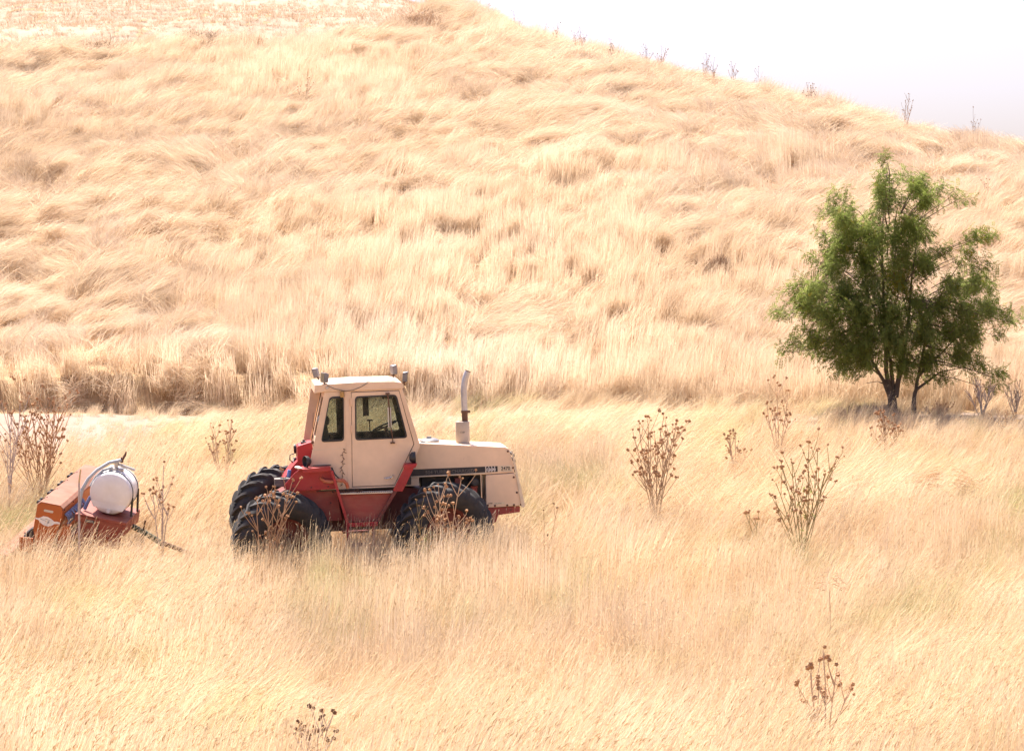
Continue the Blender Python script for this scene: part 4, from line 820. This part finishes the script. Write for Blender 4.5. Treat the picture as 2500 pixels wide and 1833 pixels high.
for oo in (o, o2): oo['kind'] = 'stuff'
twigs.build('twigs', 'bark', o)['kind'] = 'stuff'
LIMBS = [([(690, 1490), (672, 1380), (650, 1250), (640, 900), (625, 500), (650, 250), (655, 90)], 0.085, 0), ([(800, 1470), (812, 1380), (830, 1280), (880, 1010), (980, 780), (1080, 620), (1150, 520)], 0.060, 0.1),
         ([(705, 1490), (690, 1350), (675, 1200), (580, 900), (460, 600), (400, 380)], 0.075, 0.15), ([(668, 1360), (560, 1180), (400, 1050), (230, 930), (110, 930)], 0.040, -0.3), ([(700, 1400), (760, 1100), (800, 700), (830, 420), (920, 255)], 0.055, 0.4),
         ([(672, 1400), (620, 1280), (500, 1180), (300, 1120), (120, 1150)], 0.030, -0.4), ([(830, 1280), (960, 1150), (1100, 1000), (1270, 970)], 0.035, -0.2), ([(815, 1360), (950, 1260), (1090, 1230), (1250, 1290)], 0.030, 0.2), ([(655, 1330), (600, 1310), (540, 1320)], 0.018, -0.3)]
for pts, r0, dy in LIMBS:
    P = []
    for i, (a, b) in enumerate(pts):
        P.append(cp(a, b, dy * i / 3) - tinv)
    rr = [max(0.006, r0 * (1 - i / (len(P) - 1)) ** 1.5) for i in range(len(P))]; rr[0] *= 1.2
    if pts[0][1] > 1440: P[0].z = -0.1
    fine, fr_ = [], []
    for i in range(len(P) - 1):
        for k in range(4):
            t = k / 4; fine.append(P[i].lerp(P[i + 1], t) + Vector((rt.uniform(-.012, .012), rt.uniform(-.012, .012), 0))); fr_.append(rr[i] + (rr[i + 1] - rr[i]) * t)
    fine.append(P[-1]); fr_.append(rr[-1])
    MB().tube(fine, fr_, 9).build('trunk' if pts[0][1] > 1440 else 'branch', 'bark', tree, smooth=True)

# ------------------------------------------------------------------ thistles and other dry weeds
def head_mesh(name, mats, s=1.0):
    mb = MB(); mb.lathe([(0.001, 0), (0.014 * s, 0.002), (0.026 * s, 0.014 * s), (0.029 * s, 0.026 * s), (0.023 * s, 0.040 * s), (0.026 * s, 0.050 * s), (0.012 * s, 0.046 * s), (0.001, 0.048 * s)], (0, 0, 0), (0, 0, 1), 7)
    for k in range(7):
        a = k * 0.9; p = Vector((math.cos(a) * 0.027 * s, math.sin(a) * 0.027 * s, 0.020 * s)); mb.add([p + Vector((0, 0, 0.004)), p - Vector((0, 0, 0.004)), p + Vector((math.cos(a), math.sin(a), 0.4)) * 0.016 * s], [(0, 1, 2)])
    return mb.mesh(name, mats)
HEADS = {m: head_mesh('seed_head', m) for m in ('thistle_head', 'dark_head')}

def weed(px, py_top, Y, width_px, label, seed, stems=6, forks=5, sep=True, stem='thistle_stem', head='thistle_head', hs=1.0, lean=0.0, leaves=10, leafmat='dry_brown', cat='thistle', name='thistle', thick=1.0, group=None, low=0.35, nheads=3):
    """dry branching weed: stems fan out from the root, fork and end in round seed heads"""
    rg = random.Random(seed); X = at(px, 1000, Y).x; z0 = g1(X, Y); root = Vector((X, Y, z0)); H = at(px, py_top, Y).z - z0; W = width_px / FPX * Y
    t = thing(name, root, label, cat, None, group); mb = MB(); joined = MB(); heads = []
    def bend(p, d, L, r0, r1, up, k=5):
        P, R_ = [p.copy()], [r0]
        for i in range(k):
            d = (d + Vector((rg.gauss(0, 0.05), rg.gauss(0, 0.05), up))).normalized(); p = p + d * L / k; P.append(p.copy()); R_.append(r0 + (r1 - r0) * (i + 1) / k)
        mb.tube(P, R_, 5, 0, False, rg.random()); return P, d
    for s in range(stems):
        u = ((s + 0.5) / stems * 2 - 1) * rg.uniform(0.55, 1.1) + rg.uniform(-0.2, 0.2); hh = H * (1 - 0.30 * abs(u) ** 1.6) * (1.0 if s == stems // 2 else rg.uniform(0.66, 1.0))
        start = Vector((0, 0, 0.02)) if s < 0.7 * stems else Vector((0, 0, H * rg.uniform(0.1, 0.3)))
        tipv = Vector((u * W * 0.5 + lean * W, rg.uniform(-0.35, 0.35) * W * 0.7, hh)); d = (tipv - start); L = d.length; d.normalize()
        P, d2 = bend(start, (d * 0.75 + Vector((0, 0, 0.25))).normalized(), L * 1.0, 0.012 * thick, 0.006 * thick, 0.02, 7)
        ends = [(P[-1], d2)]
        for f in range(forks):
            q = P[min(6, 2 + int(rg.uniform(low, 1) * 5))] + Vector((rg.uniform(-.01, .01),) * 3); sg = rg.choice((-1, 1)); fd = (d2 + Vector((sg * rg.uniform(0.4, 1.0), rg.uniform(-.7, .7), rg.uniform(0.0, 0.5)))).normalized()
            P2, d3 = bend(q, fd, H * rg.uniform(0.10, 0.24), 0.007 * thick, 0.0045 * thick, 0.10, 4); ends.append((P2[-1], d3))
        for (e, de) in ends:
            for k in range(rg.randint(1, nheads)):
                hd = (de + Vector((rg.uniform(-.6, .6), rg.uniform(-.6, .6), rg.uniform(0, .4)))).normalized(); l2 = rg.uniform(0.02, 0.07) * max(0.6, hs)
                mb.tube([e, e + hd * l2], 0.003 * thick, 4, 0, False, rg.random()); heads.append((e + hd * l2, hd, hs * rg.uniform(0.55, 0.95)))
    mb.build('stems', stem, t)['kind'] = 'stuff'
    if leaves:
        lf = MB()
        for k in range(leaves):
            h = rg.uniform(0.15, 0.7) * H; p = Vector((rg.uniform(-.2, .2) * W * h / H, rg.uniform(-.2, .2) * W, h)); a = rg.uniform(0, 6.28); L = rg.uniform(0.06, 0.16); d = Vector((math.cos(a), math.sin(a) * 0.6, rg.uniform(-0.6, 0.4))); s = d.cross(Vector((0, 0, 1))).normalized() * L * 0.14
            lf.add([p, p + d * L * 0.5 + s, p + d * L + Vector((0, 0, -L * 0.4)), p + d * L * 0.5 - s], [(0, 1, 2, 3)], 0, rg.random())
        lf.build('withered_leaves', leafmat, t)['kind'] = 'stuff'
    if sep:
        for (p, d, s) in heads:
            inst(HEADS[head], 'seed_head', t, p, d.to_track_quat('Z', 'Y').to_euler(), s)
    else:
        src = HEADS[head]; co = [v.co.copy() for v in src.vertices]; fc = [tuple(p.vertices) for p in src.polygons]
        for (p, d, s) in heads:
            q = d.to_track_quat('Z', 'Y'); joined.add([p + q @ (c * s) for c in co], fc, 0, rg.random())
        joined.build('seed_heads', head, t)['kind'] = 'stuff'
    return t

G = 'dry thistles in the meadow'
weed(1605, 1010, 47.5, 265, 'tall fan-shaped brown thistle to the right of the tractor front', 1, 11, 7, group=G, low=0.2)
weed(1960, 1068, 44.5, 235, 'dense green-stemmed thistle below and left of the tree', 2, 10, 6, stem='green_stem', leaves=26, leafmat='green_leaf', group=G, low=0.1, hs=0.95)
weed(1865, 1232, 44.3, 70, 'lone low thistle stalk leaning left beside the green-stemmed thistle', 3, 2, 2, lean=-0.5, stem='green_stem', leaves=3, group=G, hs=0.9)
weed(1900, 940, 53.0, 95, 'thistle standing up in front of the bank, left of the tree', 4, 5, 5, group=G, hs=0.9)
weed(1795, 1055, 51.5, 90, 'small brown thistle half sunk between the two big thistles', 5, 5, 4, group=G, hs=0.85)
weed(2165, 1008, 53.0, 110, 'bushy brown thistle just below the tree', 6, 7, 5, stem='dry_brown', leaves=22, group=G, hs=0.85)
weed(100, 925, 49.5, 230, 'largest thistle thicket, behind the orange seed drill', 7, 13, 8, stem='dry_brown', leaves=30, group=G, low=0.15, hs=0.85)
weed(22, 985, 48.5, 90, 'grey thistle at the left edge, beside the big thicket', 8, 5, 5, stem='pale_stem', group=G, hs=0.85)
weed(545, 1028, 51.0, 140, 'faint thistle left of the tractor cab', 9, 6, 5, stem='thistle_stem', group=G, hs=0.75)
weed(395, 1130, 45.2, 85, 'thin pale thistle between the drill and the tractor', 10, 4, 4, stem='pale_stem', group=G, hs=0.9, leaves=6)
weed(655, 1172, 42.9, 105, 'brown thistle in front of the rear tractor wheel', 11, 6, 5, stem='dry_brown', group=G, hs=0.9, leaves=22)
weed(1085, 1160, 42.9, 125, 'brown thistle in front of the front tractor wheel', 12, 6, 5, stem='thistle_stem', group=G, hs=0.95, leaves=16)
weed(2012, 1592, 29.0, 185, 'nearest thistle with big round heads at the lower right', 13, 6, 3, group=G, hs=1.05, leaves=6, nheads=3, low=0.4)
weed(745, 1738, 27.8, 185, 'pale thistle with dark heads cut off by the bottom edge', 14, 6, 4, stem='pale_stem', head='dark_head', group=G, hs=0.9, leaves=2, lean=0.15)
weed(508, 1812, 27.6, 30, 'two-headed stalk poking up at the bottom edge', 15, 1, 1, group=G, hs=0.8, leaves=0, nheads=1)
weed(1712, 812, 66.0, 26, 'thin tall weed stalk on the slope above the big thistle', 16, 3, 3, False, 'pale_stem', hs=0.5, leaves=2, cat='weed', name='dry_weed', thick=0.7)
weed(2402, 440, 76.0, 28, 'lone weed stalk on the slope right of the tree', 17, 3, 3, False, 'pale_stem', hs=0.6, leaves=2, cat='weed', name='dry_weed', thick=0.8)
weed(745, 190, 88.0, 60, 'thin weed on the upper left slope', 18, 4, 2, False, 'grey_brown', hs=0.6, leaves=0, cat='weed', name='dry_weed', thick=0.7)
weed(2400, 925, 57.2, 90, 'bare branching dry bush under the right side of the tree', 19, 8, 5, False, 'pale_stem', hs=0.4, leaves=6, cat='bush', name='dry_bush', thick=1.3)
weed(2480, 930, 57.6, 80, 'bare dry bush at the right edge below the tree', 20, 6, 4, False, 'pale_stem', hs=0.4, leaves=4, cat='bush', name='dry_bush', thick=1.1)
weed(2290, 975, 57.0, 110, 'tangled dry brush just right of the tree trunks', 24, 8, 5, False, 'dry_brown', hs=0.35, leaves=20, cat='bush', name='dry_bush', thick=0.9)
weed(2450, 1005, 56.2, 130, 'low dry brush in front of the bare bushes at the right edge', 25, 9, 5, False, 'thistle_stem', hs=0.35, leaves=20, cat='bush', name='dry_bush', thick=0.9)
weed(1040, 1222, 42.7, 95, 'leafy green weed in front of the front tractor wheel', 22, 7, 6, False, 'green_stem', 'thistle_head', 0.35, leaves=60, leafmat='green_leaf', cat='weed', name='green_weed', thick=0.6)
weed(1330, 1235, 44.5, 10, 'single dark dock stalk just right of the tractor', 23, 2, 1, False, 'dry_brown', 'dark_head', 0.5, leaves=4, cat='weed', name='dry_weed', thick=0.6, lean=0.8)

# weeds along the skyline, left to right
ORD = ['first', 'second', 'third', 'fourth', 'fifth', 'sixth', 'seventh', 'eighth', 'ninth', 'tenth', 'eleventh', 'twelfth', 'thirteenth', 'fourteenth', 'fifteenth']
RID = [(1192, 14, 14, 1), (1262, 30, 22, 0), (1325, 58, 24, 1), (1358, 62, 22, 0), (1412, 72, 62, 1), (1490, 100, 34, 0), (1578, 112, 24, 1), (1612, 114, 42, 1), (1718, 132, 36, 1), (1740, 142, 16, 1), (1792, 150, 24, 1), (1846, 165, 22, 0), (1975, 205, 56, 0), (2208, 232, 38, 1), (2376, 262, 18, 0)]
for k, (px, pt, wd, dk) in enumerate(RID):
    u = (px - 1250) / FPX; yr, kk = crest(np.array([u])); s = (742 - np.interp(px, SKX, SKY_)) / FPX; Yc = float(yr[0]) + (HILL - s) / (2 * kk) - 0.6
    weed(px, pt, Yc, wd, f'{ORD[k]} from the left of the dry weeds along the ridge against the sky', 40 + k, 2 + wd // 12, 3, False, 'dry_brown' if dk else 'pale_stem', 'thistle_head', 0.5, leaves=2, cat='weed', name='ridge_weed', thick=0.65, group='dry weeds along the ridge', low=0.45)

# dark brown shrubs along the edge of the mown field
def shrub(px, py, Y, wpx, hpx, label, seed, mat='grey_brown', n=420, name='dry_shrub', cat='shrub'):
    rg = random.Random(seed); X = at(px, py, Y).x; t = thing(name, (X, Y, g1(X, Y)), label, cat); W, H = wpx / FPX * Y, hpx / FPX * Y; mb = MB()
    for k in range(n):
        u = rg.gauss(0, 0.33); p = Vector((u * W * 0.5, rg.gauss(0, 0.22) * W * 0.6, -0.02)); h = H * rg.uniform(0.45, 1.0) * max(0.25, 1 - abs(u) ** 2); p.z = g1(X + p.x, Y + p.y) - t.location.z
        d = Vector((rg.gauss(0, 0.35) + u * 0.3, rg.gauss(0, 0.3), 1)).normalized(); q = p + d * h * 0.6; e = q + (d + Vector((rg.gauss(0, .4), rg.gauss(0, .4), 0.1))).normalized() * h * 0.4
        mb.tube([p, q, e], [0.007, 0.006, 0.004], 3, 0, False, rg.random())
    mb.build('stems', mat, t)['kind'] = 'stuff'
shrub(262, 98, 96.0, 240, 48, 'low brown shrub nearest the left edge along the mown field', 61, 'grey_brown')
shrub(505, 98, 97.2, 200, 52, 'dark brown shrub in the middle of the row along the mown field', 62, 'grey_brown')
shrub(600, 92, 97.7, 200, 48, 'reddish brown shrub right of the middle one along the mown field', 63, 'dry_brown')
shrub(1035, 30, 101.0, 240, 50, 'wide brown shrub on the crest where the mown field ends', 64, 'dry_brown', 700)
shrub(1755, 590, 70.0, 90, 60, 'grey brown weed clump in the upright grass left of the tree', 65, 'grey_brown', 500)
shrub(2402, 527, 75.2, 60, 18, 'small brown tuft at the foot of the lone stalk right of the tree', 66, 'dry_brown', 200)
shrub(1335, 285, 83.0, 70, 20, 'orange brown tuft high on the middle of the slope', 67, 'dry_brown', 260)
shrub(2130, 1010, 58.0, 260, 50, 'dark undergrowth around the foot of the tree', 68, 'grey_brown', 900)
# heap of curled dry leaves below the tree
def leaf_heap(px, py, Y, wpx, hpx, label, seed, mat='dry_brown', n=90, L0=0.35, name='leaf_heap', cat='dry leaves'):
    rg = random.Random(seed); X = at(px, py, Y).x; z0 = at(px, py, Y).z; t = thing(name, (X, Y, g1(X, Y)), label, cat); zb = z0 - t.location.z; W, H = wpx / FPX * Y, hpx / FPX * Y
    mb = MB()
    for k in range(n):
        u = rg.gauss(0, 0.35); p = Vector((u * W * 0.5, rg.uniform(-.3, .3), zb + H * rg.random() * max(0.1, 1 - abs(u)))); a = rg.uniform(-0.6, 0.6) + (0 if u > 0 else math.pi); L = L0 * rg.uniform(0.5, 1.2)
        P = []; d = Vector((math.cos(a), rg.uniform(-.5, .5), 0.6)).normalized()
        for i in range(5): P.append(p.copy()); p = p + d * L / 5; d = (d + Vector((0, 0, -0.38))).normalized()
        s = d.cross(Vector((0, 0.3, 1))).normalized() * 0.016; vs, fs = [], []
        for i, q in enumerate(P): w = s * (1 - abs(i / 2 - 1) * 0.7); vs += [q - w, q + w]
        for i in range(4): fs.append((2 * i, 2 * i + 1, 2 * i + 3, 2 * i + 2))
        mb.add(vs, fs, 0, rg.random())
    mb.build('leaves', mat, t)['kind'] = 'stuff'
    MB().tube([(0, 0, 0), (0.02, 0, zb * 0.5), (0, 0, max(0.1, zb))], [0.012, 0.010, 0.006], 5).build('stalk', 'thistle_stem', t)
leaf_heap(2310, 1200, 48.5, 200, 60, 'heap of curled brown leaves in the grass below the tree', 71, n=150)
leaf_heap(2025, 1440, 37.0, 80, 50, 'pale curled weed in the middle of the right foreground', 72, 'grey_brown', 60, 0.16, 'curled_weed', 'weed')
st_ = thing('stake', (*at(193, 1300, 44.0).xy, g1(at(193, 1300, 44.0).x, 44.0)), 'pale thin wooden stake upright in front of the seed drill', 'stake')
hz = at(197, 1145, 44.0) - Vector(st_.location); hm = at(193, 1178, 44.0) - Vector(st_.location)
MB().tube([(0, 0, -0.05), tuple(hm)], [0.020, 0.017], 6).build('shaft', 'pale_stem', st_); MB().tube([tuple(hm), tuple(hz)], [0.017, 0.013], 6).build('bare_tip', 'grass_seed', st_)
